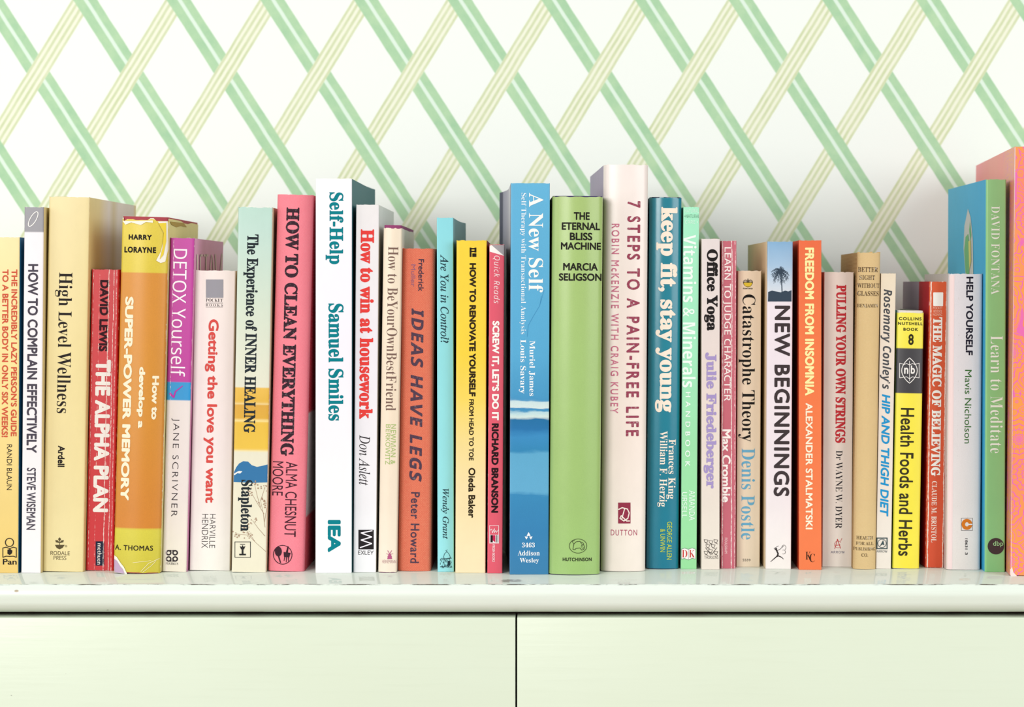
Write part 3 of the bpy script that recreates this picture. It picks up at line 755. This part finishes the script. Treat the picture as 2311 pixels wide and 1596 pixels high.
# 16
b = Book('thin raspberry paperback with white and black heavy capitals and a folded grey corner print', 1104.5, 1138.5, 552.5, 1099.7, 1133.6, 1294.5, col=(232, 84, 106), rc=(90, 20, 40), D=0.108, yaw=1.2, edge=0.0005, bands=[(552, (230, 84, 108)), (1294, (232, 88, 108))],
         wear=dict(edge=0.0003))
b.mark('corner_print', (168, 164, 168), [('poly', [(1108, 553), (1138.3, 553), (1138, 578)])], lift=0.00008)
b.mark('corner_fold_print', (252, 246, 242), [('poly', [(1105, 555), (1109, 553), (1137.5, 577.5), (1105, 568)])], lift=0.00012)
b.text('series_name', 'sansi', (250, 226, 226), [("Quick Reads", 1112, 1128.5, 577, 685)], sp=1.15)
b.text('title', 'heavy', WHITE, [("SCREW IT, LET’S DO IT", 1108.5, 1126.5, 724.5, 949)])
b.text('author_name', 'heavy', (40, 22, 26), [("RICHARD BRANSON", 1109, 1125, 955.7, 1157.5)])
b.mark('publisher_emblem', (250, 240, 240), [('frame', 1104.5, 1186, 1126, 1226.5, 1.0), ('line', [(1106, 1197), (1110, 1194), (1111, 1203), (1116, 1193), (1115, 1203), (1119, 1197), (1120, 1202), (1125, 1196)], 1.1), ('rect', 1106, 1207, 1125, 1225)])
b.mark('emblem_bars', (36, 24, 28), [('rect', 1107, 1208, 1112, 1224), ('rect', 1120, 1208, 1121.3, 1224), ('rect', 1123, 1208, 1124.3, 1224)], lift=0.0003)
b.mark('emblem_stripe', (200, 40, 80), [('poly', [(1112, 1208), (1118, 1208), (1118, 1224), (1112, 1220)])], lift=0.0003)
b.text('publisher_name', 'semi', (252, 226, 228), [("VIRGIN BOOKS", 1111, 1117, 1228, 1268)])
# 17
b = Book('blue paperback with breaking white waves printed across its spine', 1153, 1241, 414, 1150, 1238, 1297, col=(80, 165, 215), lc=(70, 66, 96), rc=(46, 56, 92), lybands=[(0, (50, 52, 92)), (0.008, (60, 60, 100)), (0.012, (190, 188, 204)), (0.05, (226, 224, 232)), (0.11, (190, 186, 206)), (0.132, (170, 168, 190)), (0.136, (52, 54, 92)), (0.15, (60, 62, 100))], D=0.150, yaw=2.0, flare=(0.005, 0), edge=0.0005, rough=0.35, mott=0.05, sea=True,
         bands=[(414, (98, 184, 226)), (800, (84, 174, 220)), (895, (66, 156, 206)), (903, (62, 150, 202)), (906, (208, 232, 236)), (921, (222, 238, 236)), (923, (48, 140, 198)), (928, (60, 150, 200)), (931, (196, 228, 234)), (943, (222, 238, 232)), (947, (0, 112, 168)),
                (968, (16, 116, 178)), (985, (50, 144, 202)), (1018, (40, 138, 190)), (1024, (94, 174, 214)), (1112, (98, 176, 216)), (1117, (48, 140, 192)), (1200, (44, 130, 184)), (1297, (52, 128, 176))], wear=dict(edge=0.0002), wcol=(200, 190, 160))
b.text('title', 'serifb', WHITE, [("A New Self", 1193, 1226, 435.6, 660)])
b.text('subtitle', 'serif', (246, 250, 252), [("Self Therapy with Transactional Analysis", 1173, 1187.5, 435.6, 754.5)])
b.text('author_name', 'serifb', (246, 250, 252), [("Muriel James", 1193.5, 1207.5, 769, 894), ("Louis Savary", 1171, 1187, 766.6, 888.6)])
b.mark('publisher_emblem', (250, 250, 250), [('poly', [(1193, 1201), (1188.5, 1209.5), (1197.5, 1209.5)]), ('poly', [(1184, 1211), (1192, 1211), (1188, 1218)]), ('poly', [(1194, 1211), (1202, 1211), (1198, 1218)])])
b.mark('crease', (66, 146, 196), [('line', [(1228, 655), (1218, 690), (1203, 715), (1192, 735), (1190, 760)], 0.8), ('line', [(1218, 690), (1222, 668)], 0.6)], lift=0.00008)
b.text('publisher_name', 'serifb', (250, 250, 250), [("3463", 1178, 1207, 1225, 1235.5), ("Addison", 1168.5, 1218, 1243, 1254), ("Wesley", 1173, 1216, 1259.7, 1272.5)], 'h')
# 18
b = Book('olive green hardback with rounded spine and stacked black capitals', 1246, 1363, 445, 1240.8, 1353.5, 1299, kind='dj', jcol=(66, 58, 100), jtop=0.0006, D=0.142, yaw=1.7, conv=0.0042, edge=0.0025, col=(166, 200, 106), rc=(120, 150, 74), rough=0.3,
         bands=[(445, (174, 202, 122)), (800, (170, 204, 122)), (1299, (164, 200, 118))], mott=0.05, wear=dict(edge=0.0003), wcol=(214, 222, 160))
b.text('title', 'bold', (38, 36, 30), [("THE", 1295, 1331, 479, 496.4), ("ETERNAL", 1268, 1354.7, 502, 519), ("BLISS", 1286, 1337, 525, 542.5), ("MACHINE", 1266, 1357, 547, 564)], 'h')
b.text('author_name', 'bold', (38, 36, 30), [("MARCIA", 1271, 1349.6, 593.6, 611), ("SELIGSON", 1261.5, 1358.7, 617, 634)], 'h')
b.mark('publisher_emblem', (62, 70, 46), [('ring', 1304.7, 1232.6, 20.5, 16.5, 1.1), ('line', [(1293, 1240), (1295, 1228), (1300, 1223), (1308, 1222), (1316, 1226), (1319, 1234), (1318, 1240), (1313, 1242), (1309, 1237), (1300, 1238), (1297, 1241), (1293, 1240)], 1.2),
    ('line', [(1295, 1228), (1291, 1222), (1297, 1220)], 1.0), ('line', [(1310, 1224), (1314, 1230), (1313, 1236)], 0.9), ('line', [(1316, 1229), (1311, 1233)], 0.9), ('line', [(1318, 1236), (1314, 1239)], 0.9)])
b.text('publisher_name', 'bold', (50, 56, 36), [("HUTCHINSON", 1270, 1335.5, 1259, 1267)], 'h', sp=1.1)
# 19
b = Book('tallest cream hardback with maroon foil capitals, standing behind the olive one', 1361, 1466.5, 373, 1358.5, 1455.5, 1291.3, kind='dj', jcol=(250, 240, 228), jtop=0.0, bx=1332, D=0.165, conv=0.003, edge=0.003, col=(252, 236, 226), lc=(176, 164, 192), rc=(250, 234, 222), rough=0.3, ragged=0.0003,
         bands=[(373, (252, 240, 234)), (800, (252, 234, 224)), (1291, (253, 240, 228))])
b.text('title', 'bold', (158, 70, 92), [("7 STEPS TO A PAIN-FREE LIFE", 1414, 1444, 453.7, 985)], flake=0.22, sp=1.35)
b.text('author_name', 'semi', (212, 120, 146), [("ROBIN McKENZIE WITH CRAIG KUBEY", 1379, 1396.5, 505, 933)], flake=0.35, sp=1.35)
b.mark('publisher_emblem', (152, 54, 76), [('rect', 1395, 1134.5, 1423, 1181.6)])
b.mark('emblem_swash', (252, 236, 226), [('line', [(1396, 1150), (1404, 1146), (1416, 1149), (1420, 1158), (1417, 1170), (1408, 1176), (1399, 1170), (1402, 1164), (1414, 1176), (1421, 1176)], 2.4), ('line', [(1410, 1147), (1403, 1172)], 2.4)], lift=0.0003)
b.text('publisher_name', 'sans', (186, 84, 110), [("DUTTON", 1378.7, 1438, 1195.8, 1209)], 'h', sp=1.2)
# 20
b = Book('glossy teal hardback with rounded spine and chunky cream lowercase title', 1465, 1540.5, 447, 1460, 1531, 1285.6, kind='dj', jcol=(50, 56, 80), jtop=0.0004, D=0.145, conv=0.0028, edge=0.0022, col=(0, 128, 150), rc=(30, 110, 130), lc=(20, 90, 110), rough=0.22, spec=0.6, ragged=0.0003,
         bands=[(447, (20, 132, 152)), (800, (10, 134, 156)), (1286, (0, 124, 150))], wear=dict(edge=0.0003), wcol=(190, 220, 220), mott=0.05)
b.text('title', 'serifx', (252, 238, 220), [("keep fit, stay young", 1480, 1528, 467, 930.7)])
b.text('author_name', 'serifb', (250, 236, 220), [("Frances King", 1504, 1525, 991.7, 1126.6), ("William F. Herzig", 1484, 1506, 973, 1144)])
b.text('publisher_name', 'sans', (206, 214, 60), [("GEORGE ALLEN", 1505, 1516.5, 1178, 1263.5), ("& UNWIN", 1490, 1501, 1194, 1246)])
# 21
b = Book('thin mint green paperback with white lettering and a small white open book emblem', 1542.4, 1578, 468, 1536.5, 1572, 1285, col=(164, 238, 190), rc=(214, 226, 196), D=0.125, edge=0.0004, bands=[(468, (172, 246, 208)), (800, (166, 240, 198)), (1000, (160, 232, 176)), (1285, (158, 230, 164))])
b.text('series_name', 'sst', (110, 160, 130), [("•NATURAL", 1545, 1579, 484, 492)], 'h')
b.text('series_subname', 'sst', (232, 255, 242), [("NATURAL", 1545, 1577, 472, 480), ("CARE •", 1546, 1575, 497, 505)], 'h')
b.text('title', 'ssb', (244, 255, 248), [("Vitamins & Minerals", 1541, 1571, 530, 874.7)])
b.text('subtitle', 'semi', (244, 255, 248), [("HANDBOOK", 1546.6, 1558, 885, 1053)], sp=1.9)
b.text('author_name', 'ss', (244, 255, 248), [("AMANDA", 1555, 1568, 1107, 1175), ("URSELL", 1539, 1550.5, 1111, 1169)])
b.mark('publisher_emblem', (250, 248, 244), [('poly', [(1537.5, 1240), (1545, 1237.5), (1553.5, 1240), (1562, 1237), (1570, 1240), (1570, 1262), (1562, 1260), (1553.5, 1264), (1545, 1260.5), (1537.5, 1262)])])
b.mark('emblem_outline', (70, 74, 66), [('line', [(1537.5, 1240), (1545, 1237.5), (1553.5, 1240), (1562, 1237), (1570, 1240), (1570, 1262), (1562, 1260), (1553.5, 1264), (1545, 1260.5), (1537.5, 1262), (1537.5, 1240)], 0.7), ('line', [(1553.5, 1240), (1553.5, 1263)], 0.6)], lift=0.0002)
b.text('publisher_initials', 'serif', (206, 60, 56), [("D", 1539, 1551, 1241.5, 1258), ("K", 1555, 1568, 1241.5, 1258)], 'h', lift=0.0003)
# 22
b = Book('slim pinkish white paperback with black slab title and lavender author', 1583, 1625, 539.5, 1583.4, 1623.5, 1286, col=(238, 222, 214), rc=(230, 210, 190), D=0.108, edge=0.0005, bands=[(539, (236, 224, 222)), (900, (238, 222, 214)), (1286, (242, 230, 216))], wear=dict(edge=0.0002), wcol=(180, 150, 120))
b.text('title', 'serifx', (34, 30, 30), [("Office Yoga", 1589, 1620, 562.5, 746.7)])
b.text('author_name', 'serifx', (170, 152, 204), [("Julie Friedeberger", 1588, 1617, 795.5, 1103)])
em = []
for (cx, cy) in ((1594, 1222), (1605, 1224), (1616, 1222), (1598, 1233), (1610, 1233), (1604, 1244), (1594, 1248), (1616, 1248)):
    em += [('line', [(cx - 5, cy - 4), (cx + 4, cy - 3), (cx + 1, cy + 4), (cx - 4, cy + 1), (cx - 5, cy - 4)], 0.8), ('line', [(cx - 3, cy + 3), (cx + 4, cy + 6)], 0.8)]
em += [('line', [(1592, 1236), (1604, 1252)], 1.0), ('line', [(1618, 1236), (1606, 1252)], 1.0)]
b.mark('publisher_emblem', (66, 58, 54), em)
b.text('publisher_name', 'thin', (66, 58, 54), [("THORSONS", 1589.5, 1621, 1254.5, 1261.5)], 'h')
# 23
b = Book('thin dusty rose paperback with scuffed white spine edges', 1628.3, 1662, 544, 1626.3, 1660.5, 1283.6, col=(206, 104, 120), D=0.108, edge=0.0006, wear=dict(edge=0.0008, crease=[(0.2, 1.15), (-0.4, 1.1), (0.42, 0.9)]), wcol=(246, 226, 222))
b.text('title', 'sss', (255, 244, 240), [("LEARN TO JUDGE CHARACTER", 1631, 1649.5, 558, 905)])
b.text('author_name', 'bold', (255, 244, 240), [("Max Crombie", 1629, 1649, 969, 1134)])
b.text('publisher_name', 'sans', (250, 220, 220), [("FOULSHAM", 1635.5, 1641.5, 1214, 1249)])
# 24
b = Book('short cream paperback with black serif title, pale blue author and a yellow bowl emblem', 1664.5, 1719, 612, 1662.3, 1714, 1280, col=(250, 228, 196), rc=(246, 216, 170), D=0.108, edge=0.0006, bands=[(612, (250, 226, 196)), (1280, (250, 232, 204))], wear=dict(edge=0.0002))
b.mark('publisher_emblem', (40, 36, 30), sum([[('ring', 1682.5 + k, 637, r, r, 1.1, 180, 360), ('ring', 1693.5 - k, 637, r, r, 1.1, 180, 360)] for k, r in ((0, 5.5), (0.5, 3.2))], []) + [('ring', 1688, 637, 10.8, 11, 1.2, 0, 180), ('rect', 1677, 637, 1699, 638), ('rect', 1687, 629, 1689, 638)])
b.mark('emblem_bowl', (232, 200, 60), [('poly', [(1688 + 9.6 * math.cos(a * math.pi / 14), 638 + 9.6 * math.sin(a * math.pi / 14)) for a in range(15)])], lift=0.0002)
b.text('publisher_name', 'bold', (40, 36, 30), [("FONTANA", 1677, 1699, 649.5, 653.2)], 'h', sp=1.1)
b.text('title', 'serifm', (34, 30, 28), [("Catastrophe Theory", 1667, 1704, 664.6, 997)])
b.text('author_name', 'serifm', (112, 182, 216), [("Denis Postle", 1673, 1703.5, 1012, 1218)])
b.text('catalogue_number', 'sans', (60, 54, 50), [("5559", 1676, 1693.6, 1261.5, 1267)], 'h')
# 25
b = Book('worn white paperback with a palm tree photo at the head of its spine', 1733.4, 1788, 546, 1726, 1787, 1285, col=(244, 230, 234), lc=(240, 216, 172), rc=(150, 30, 44), bx=1688, D=0.140, edge=0.0008,
         bands=[(546, (136, 180, 218)), (600, (170, 200, 228)), (650, (214, 224, 236)), (662, (222, 226, 234)), (680.8, (222, 226, 234)), (681.2, (244, 232, 240)), (1050, (244, 230, 236)), (1285, (250, 242, 236))], wear=dict(edge=0.0008, speck=0.0), wcol=(236, 226, 214), lybands=[(0, (250, 232, 196)), (0.02, (246, 222, 176)), (0.09, (224, 206, 150)), (0.14, (190, 180, 130))])
rr = random.Random(11); fr = []
cx, cy = 1760.5, 612
for k in range(24):
    a = math.radians(k * 15 + rr.uniform(-6, 6)); L = rr.uniform(17, 25)
    p = []
    for j in range(6):
        t = j / 5; p.append((cx + L * t * math.cos(a), cy + L * 0.85 * t * math.sin(a) + 11 * t * t))
    p = [(min(max(x, 1734.5), 1785), y) for x, y in p]
    fr.append(('line', p, 1.6, 0.5))
    for j in range(1, 5):
        for sg in (-1, 1):
            q_ = (min(max(p[j][0] + 3.4 * math.cos(a + sg * 1.1), 1734.5), 1785), p[j][1] + 3.2 * math.sin(a + sg * 1.1) + 2.2)
            fr.append(('line', [p[j], q_], 0.9, 0.4))
fr += [('line', [(1760, 612), (1764, 635), (1765, 662)], 1.6, 2.2), ('poly', [(1733.6, 659), (1742, 656), (1752, 658), (1762, 660), (1772, 656), (1779, 658), (1786.3, 655), (1786.2, 680.6), (1733, 680.6)])]
b.mark('palm_print', (58, 72, 88), fr, lift=0.0001)
b.text('title', 'bold', (66, 56, 58), [("NEW BEGINNINGS", 1747, 1782.5, 690, 1120.7)], sp=1.12)
b.mark('publisher_emblem', (52, 46, 46), [('disc', 1751.5, 1239, 2.2), ('line', [(1752, 1241), (1756, 1250), (1754, 1256)], 3.0, 3.4), ('line', [(1755, 1254), (1764, 1258), (1768, 1262)], 2.6, 1.0), ('line', [(1754, 1255), (1746, 1262), (1739, 1268)], 2.6, 0.9), ('line', [(1753, 1243), (1760, 1240), (1769, 1232)], 1.2, 0.7), ('line', [(1752, 1243), (1747, 1238), (1757, 1232)], 1.2, 0.7),
    ('ring', 1769, 1236, 5, 6, 0.7, 180, 420), ('ring', 1768, 1246, 5, 5, 0.7, 240, 480)])
# 26
b = Book('bright orange paperback with pale yellow capitals and a red hinge', 1803, 1854, 543, 1803.5, 1854, 1286.5, col=(248, 122, 66), lc=(226, 74, 40), rc=(190, 60, 40), D=0.112, yaw=-0.8, edge=0.0005, wear=dict(edge=0.0004), wcol=(250, 200, 170), bands=[(543, (240, 108, 60)), (800, (248, 122, 64)), (1286, (248, 126, 72))])
b.text('title', 'heavy', (254, 240, 170), [("FREEDOM FROM INSOMNIA", 1816.5, 1837.5, 559, 893)], sp=1.06)
b.text('author_name', 'bold', (254, 240, 214), [("ALEXANDER STALMATSKI", 1818, 1834, 909.5, 1195)], sp=1.04)
b.text('publisher_emblem', 'serif', (70, 44, 30), [("K", 1818, 1831, 1245.5, 1263), ("C", 1827, 1839, 1250, 1269)], 'h')
# 27
b = Book('cream paperback with red condensed slab capitals, set back behind the orange one', 1857, 1929.5, 615, 1858, 1919.5, 1280, col=(252, 236, 222), D=0.108, yaw=-1.0, edge=0.0006, bands=[(615, (250, 232, 220)), (1280, (254, 244, 232))], wear=dict(edge=0.00015), wcol=(225, 205, 185))
b.text('title', 'serifx', (206, 54, 62), [("PULLING YOUR OWN STRINGS", 1886, 1909, 643, 999.8)])
b.text('author_name', 'serif', (50, 46, 50), [("Dr WAYNE W. DYER", 1886, 1901, 1017, 1193)])
b.mark('publisher_emblem', (206, 62, 62), [('line', [(1884, 1239), (1890, 1217), (1897, 1238)], 1.4), ('line', [(1886, 1231), (1896, 1230)], 1.2), ('ring', 1891, 1229, 8, 8, 0.8, 60, 330), ('line', [(1897, 1222), (1900, 1215)], 0.9)])
b.text('publisher_name', 'ss', (86, 84, 120), [("ARROW", 1875, 1906, 1243.7, 1249)], 'h', sp=1.15)
# 28
b = Book('tan cloth hardback with worn brown serif capitals and a frayed foot', 1936.5, 1988, 571, 1926, 1977, 1286, kind='hb', col=(224, 192, 136), lc=(184, 150, 96), yaw=-2.0, D=0.118, conv=0.0022, edge=0.0016, rough=0.75, cloth=(0.0008, 0.4, (240, 216, 168)), ragged=0.0006, wear=dict(edge=0.0003), wcol=(206, 168, 104))
b.text('title', 'serifb', (104, 82, 56), [("BETTER", 1937, 1982, 603, 614), ("SIGHT", 1940, 1975, 621, 632), ("WITHOUT", 1935.5, 1985.4, 639.6, 650), ("GLASSES", 1935.5, 1983.6, 657, 668)], 'h', flake=0.4)
b.text('author_name', 'serifb', (110, 88, 60), [("BENJAMIN", 1935, 1982, 686, 695)], 'h', flake=0.4)
b.text('publisher_name', 'serifb', (120, 98, 66), [("HEALTH", 1933, 1971, 1210, 1218), ("FOR ALL", 1932, 1971.8, 1223, 1230.5), ("PUBLISHING", 1926.5, 1976, 1235.5, 1243), ("CO.", 1944, 1959, 1249, 1257)], 'h', flake=0.4)
# 29
b = Book('thin cream paperback with grey slanted lettering turning bright blue below', 1988.3, 2022, 618, 1977, 2010.7, 1284.6, col=(244, 230, 212), rc=(60, 160, 150), lc=(230, 216, 196), D=0.108, yaw=-2.1, edge=0.0005, bands=[(618, (242, 226, 200)), (900, (240, 226, 214)), (1284, (244, 234, 222))], wear=dict(edge=0.0002), wcol=(200, 180, 150))
b.text('title', 'sansib', (78, 80, 84), [("Rosemary Conley’s", 1987, 2012.5, 653, 878.5)])
b.text('subtitle', 'bold', (36, 150, 208), [("HIP AND THIGH DIET", 1988, 2007, 890, 1166)], shear=0.18)
b.mark('publisher_emblem', (62, 80, 84), [('frame', 1978, 1213.5, 2003, 1239.5, 2.2), ('ring', 1990.5, 1226.5, 10, 10, 1.2), ('poly', [(1985, 1234), (1993, 1219), (1996, 1231), (1991, 1229)])])
b.text('publisher_name', 'ss', (70, 84, 88), [("ARROW", 1978.5, 2002.5, 1242, 1247.3)], 'h')
# 30
b = Book('shortest book, yellow hardback with a black band and white oval emblem', 2025.5, 2085, 707, 2014, 2075.5, 1285, kind='dj', jcol=(236, 226, 216), jtop=0.0014, D=0.105, yaw=-1.7, conv=0.0012, edge=0.0012, col=(252, 236, 66), rc=(210, 190, 50), lc=(220, 200, 60), ragged=0.0003,
         bands=[(707, (252, 238, 80)), (786.2, (250, 236, 72)), (786.8, (62, 60, 64)), (887.6, (60, 58, 62)), (888.2, (252, 236, 70)), (1285, (252, 234, 66))], wear=dict(edge=0.0003), wcol=(240, 236, 200))
b.text('series_name', 'bold', (52, 48, 30), [("COLLINS", 2029, 2080, 716, 723), ("NUTSHELL", 2027, 2082.5, 727, 734), ("BOOK", 2039, 2072, 740, 747)], 'h', sp=1.25)
b.text('series_number', 'bold', (52, 48, 30), [("8", 2050, 2062, 754, 778.8)], 'h')
E_ = []
for sg in (-1, 1):
    E_.append(('line', [(2052.6 + sg * 17.5 * math.sin(math.pi * t / 12) ** 0.85, 808 + 57 * t / 12) for t in range(13)], 1.8))
    E_.append(('line', [(2052.6 + sg * 14, 822), (2052.6 + sg * 22, 820), (2052.6 + sg * 22, 853), (2052.6 + sg * 14, 852)], 1.4))
E_ += [('line', [(2052.6, 815), (2052.6, 860)], 1.2), ('line', [(2040, 823), (2046, 820.5), (2052.6, 824), (2059, 820.5), (2065, 823)], 1.4), ('line', [(2040, 852), (2046, 850.5), (2052.6, 855), (2059, 850.5), (2065, 852)], 1.4)]
b.mark('series_emblem', (240, 236, 232), E_)
b.text('series_initials', 'bold', (240, 236, 232), [("n", 2040.5, 2050, 830, 844), ("b", 2055.5, 2065, 825, 844)], 'h')
b.text('title', 'semi', (58, 54, 34), [("Health Foods and Herbs", 2030, 2060.5, 921, 1255)], sp=1.05)
# 31
b = Book('orange-red paperback with peeling spine edges and white serif capitals', 2097, 2139.5, 636.6, 2089, 2129, 1282, col=(232, 92, 44), lc=(214, 40, 52), bx=2038, D=0.106, edge=0.0008, wear=dict(edge=0.0011, crease=[(-0.4, 1.3), (0.44, 1.2)]), wcol=(250, 234, 220), bands=[(636, (228, 92, 44)), (1282, (228, 84, 46))],
         lybands=[(0, (216, 34, 48)), (0.038, (214, 40, 54)), (0.042, (206, 170, 190)), (0.07, (186, 150, 172)), (0.106, (204, 172, 190))])
b.mark('publisher_panel', WHITE, [('poly', [(2107, 660), (2128, 660), (2128.6, 661), (2128.2, 690.5), (2127, 691.3), (2107, 691), (2106, 690), (2106, 661)])])
b.text('publisher_name', 'sans', (250, 206, 184), [("POCKET", 2105.7, 2127, 692.5, 698), ("BOOKS", 2107, 2125.5, 700, 705.5), ("NONFIC", 2105.5, 2126.5, 707.5, 713)], 'h')
b.text('title', 'serifx', WHITE, [("THE MAGIC OF BELIEVING", 2103, 2124.5, 716, 1075)])
b.text('author_name', 'serifb', (255, 236, 224), [("CLAUDE M. BRISTOL", 2102, 2114, 1086, 1224.5)])
# 32
b = Book('thick cracked white paperback with a small orange keyhole emblem', 2142, 2218.5, 619, 2136, 2213, 1286.8, col=(240, 234, 236), lc=(222, 208, 206), yaw=-1.2, D=0.108, edge=0.0025, ragged=0.0004, wear=dict(edge=0.0003, crease=[(-0.2, 0.6), (0.1, 0.55)]), wcol=(196, 180, 172), mott=0.05, bands=[(619, (238, 232, 236)), (900, (240, 234, 236)), (1287, (246, 238, 232))])
b.mark('hinge_band', (252, 228, 226), [('poly', [(2143, 621), (2154, 621), (2149, 1285), (2137.5, 1285)])], lift=0.00006)
b.text('title', 'bold', (36, 34, 48), [("HELP YOURSELF", 2180, 2196, 624.6, 802)])
b.text('author_name', 'sans', (60, 110, 50), [("Mavis Nicholson", 2177, 2192, 835, 1001)])
b.mark('emblem_frame', (70, 60, 56), [('frame', 2169, 1169.5, 2195, 1197.7, 0.7)])
b.mark('publisher_emblem', (222, 124, 36), [('ring', 2182, 1183.6, 12, 12.4, 7.6), ])
b.mark('emblem_slot', (240, 234, 236), [('rect', 2182, 1182.3, 2194.5, 1185)], lift=0.0003)
b.text('catalogue_number', 'semi', (50, 46, 50), [("18631", 2178, 2183.8, 1215.5, 1240), ("3", 2178, 2183.8, 1247, 1252.4)])
# 33
b = Book('tall light green paperback with a sky blue back cover picturing a crystal', 2226.5, 2271, 405.5, 2223, 2268.5, 1291.4, col=(152, 214, 142), lc=(110, 190, 222), bx=2140, D=0.150, edge=0.0009, rough=0.3, bands=[(405, (156, 214, 144)), (800, (150, 212, 138)), (1291, (146, 212, 140))],
         lybands=[(0, (110, 220, 205)), (0.0022, (130, 226, 214)), (0.003, (60, 176, 226)), (0.15, (86, 190, 230))])
b.mark('crystal_print', (206, 208, 206), [('poly', [(2185, 471), (2191, 490), (2196, 540), (2197, 630), (2180, 630), (2175, 560), (2177, 510)])], plane='left', lift=0.00015, par=b.side_l)
b.mark('crystal_facet_print', (120, 186, 130), [('poly', [(2180, 535), (2186, 528), (2190, 560), (2188, 625), (2180, 615), (2177, 565)]), ('poly', [(2190, 500), (2193, 530), (2191, 545), (2188, 520)])], plane='left', lift=0.0003, par=b.side_l)
b.mark('crystal_glint_print', (222, 214, 130), [('poly', [(2187, 545), (2192, 542), (2193, 590), (2189, 610)])], plane='left', lift=0.00045, par=b.side_l)
b.text('author_name', 'serif', (248, 255, 244), [("DAVID FONTANA", 2237, 2256, 465.5, 664.8)], sp=1.1)
b.text('title', 'serif', (248, 255, 244), [("Learn to Meditate", 2235, 2263, 758, 1023)], sp=1.1)
b.mark('publisher_emblem', (74, 58, 60), [('disc', 2247.5, 1233, 18.6)])
b.text('publisher_name', 'sans', (170, 224, 160), [("dbp", 2241, 2264, 1221.5, 1235)], 'h', lift=0.0003)
# 34
def paisley(name='paisley_print', turned=False):
    n = N(name, 0.32, 0.45)
    X, Y, Z = n.coord()
    dist = n.noise(26, 3)
    cmb = n.new('ShaderNodeCombineXYZ')
    n.put(cmb.inputs[0], n.math('ADD', Y, n.math('MULTIPLY', X, 0.4)) if turned else n.math('ADD', X, n.math('MULTIPLY', dist, 0.004))); n.put(cmb.inputs[1], n.math('ADD', Z, n.math('MULTIPLY', n.noise(21, 2), 0.006)))
    v = n.new('ShaderNodeTexVoronoi', voronoi_dimensions='2D'); v.inputs['Scale'].default_value = 38.0; v.inputs['Randomness'].default_value = 0.8
    n.t.links.new(cmb.outputs[0], v.inputs['Vector'])
    sb = n.new('ShaderNodeVectorMath', operation='SUBTRACT')
    n.t.links.new(cmb.outputs[0], sb.inputs[0]); n.t.links.new(v.outputs['Position'], sb.inputs[1])
    sx = n.new('ShaderNodeSeparateXYZ'); n.t.links.new(sb.outputs[0], sx.inputs[0])
    ang = n.math('ARCTAN2', sx.outputs[1], sx.outputs[0])
    r = n.math('SQRT', n.math('ADD', n.math('POWER', sx.outputs[0], 2.0), n.math('POWER', sx.outputs[1], 2.0)))
    pet = n.math('ABSOLUTE', n.math('SINE', n.math('MULTIPLY', ang, 6.0)))
    def lines(rr_, k, ph, lo, hi):
        return n.step(n.math('SINE', n.math('ADD', n.math('MULTIPLY', rr_, k), ph)), lo, hi)
    scal = n.math('MULTIPLY', pet, 1.9)
    inner = n.math('SUBTRACT', 1.0, n.step(r, 0.0125, 0.0127))
    m = n.math('MULTIPLY', lines(r, 2100.0, scal, 0.72, 0.9), inner)
    pl = n.math('MULTIPLY', n.math('SUBTRACT', 1.0, n.step(n.math('ABSOLUTE', n.math('SINE', n.math('MULTIPLY', ang, 8.0))), 0.12, 0.22)), n.math('MULTIPLY', n.step(r, 0.0042, 0.0044), n.math('SUBTRACT', 1.0, n.step(r, 0.0085, 0.0087))))
    m = n.math('MAXIMUM', m, pl)
    v2 = n.new('ShaderNodeTexVoronoi', voronoi_dimensions='2D'); v2.inputs['Scale'].default_value = 95.0; v2.inputs['Randomness'].default_value = 0.9
    n.t.links.new(cmb.outputs[0], v2.inputs['Vector'])
    small = lines(n.math('ADD', v2.outputs['Distance'], n.math('MULTIPLY', n.noise(70, 2), 0.9)), 30.0, 0.6, 0.8, 0.95)
    m = n.math('MAXIMUM', m, n.math('MULTIPLY', small, n.math('SUBTRACT', 1.0, inner)))
    bud = n.math('SUBTRACT', 1.0, n.step(r, 0.0022, 0.0025))
    blob = n.math('MULTIPLY', n.step(n.noise(190, 1, (1, 1, 0.35)), 0.62, 0.64), n.math('SUBTRACT', 1.0, inner))
    m = n.math('MAXIMUM', n.math('MAXIMUM', m, n.math('MULTIPLY', bud, 0.6)), n.math('MULTIPLY', blob, 0.85))
    tone = n.ramp(n.noise(16, 2), [(0.45, lin((253, 158, 78))), (0.6, lin((252, 142, 108)))])
    c = n.mix(m, tone, lin((238, 104, 190)))
    if turned:
        q = n.noise(14, 3, (1, 1, 0.2))
        plain = n.ramp(q, [(0.35, lin((255, 108, 124))), (0.65, lin((255, 132, 128)))])
        c = n.mix(n.step(n.math('ADD', Y, n.math('MULTIPLY', q, 0.03)), 0.06, 0.085), c, plain)
    n.color(c)
    return n.m
b = Book('big pink and orange paisley patterned book, last in the row', 2290, 2432, 332.5, 2281, 2420, 1301, kind='pb', col=(250, 140, 100), D=0.226, yaw=-4.5, edge=0.0008, spine_mat=paisley(), lmat=paisley('paisley_back_print', True), th=0.0016)
b.mark('worn_hinge', (254, 226, 222), [('line', [(2290.4, 333), (2290.0, 420)], 2.4, 0.9), ('line', [(2289.8, 420), (2286, 800), (2282, 1285)], 0.9, 0.9), ('poly', [(2278, 1288), (2284, 1280), (2287, 1292), (2296, 1301), (2281, 1301)])], lift=0.0002, wear=False)
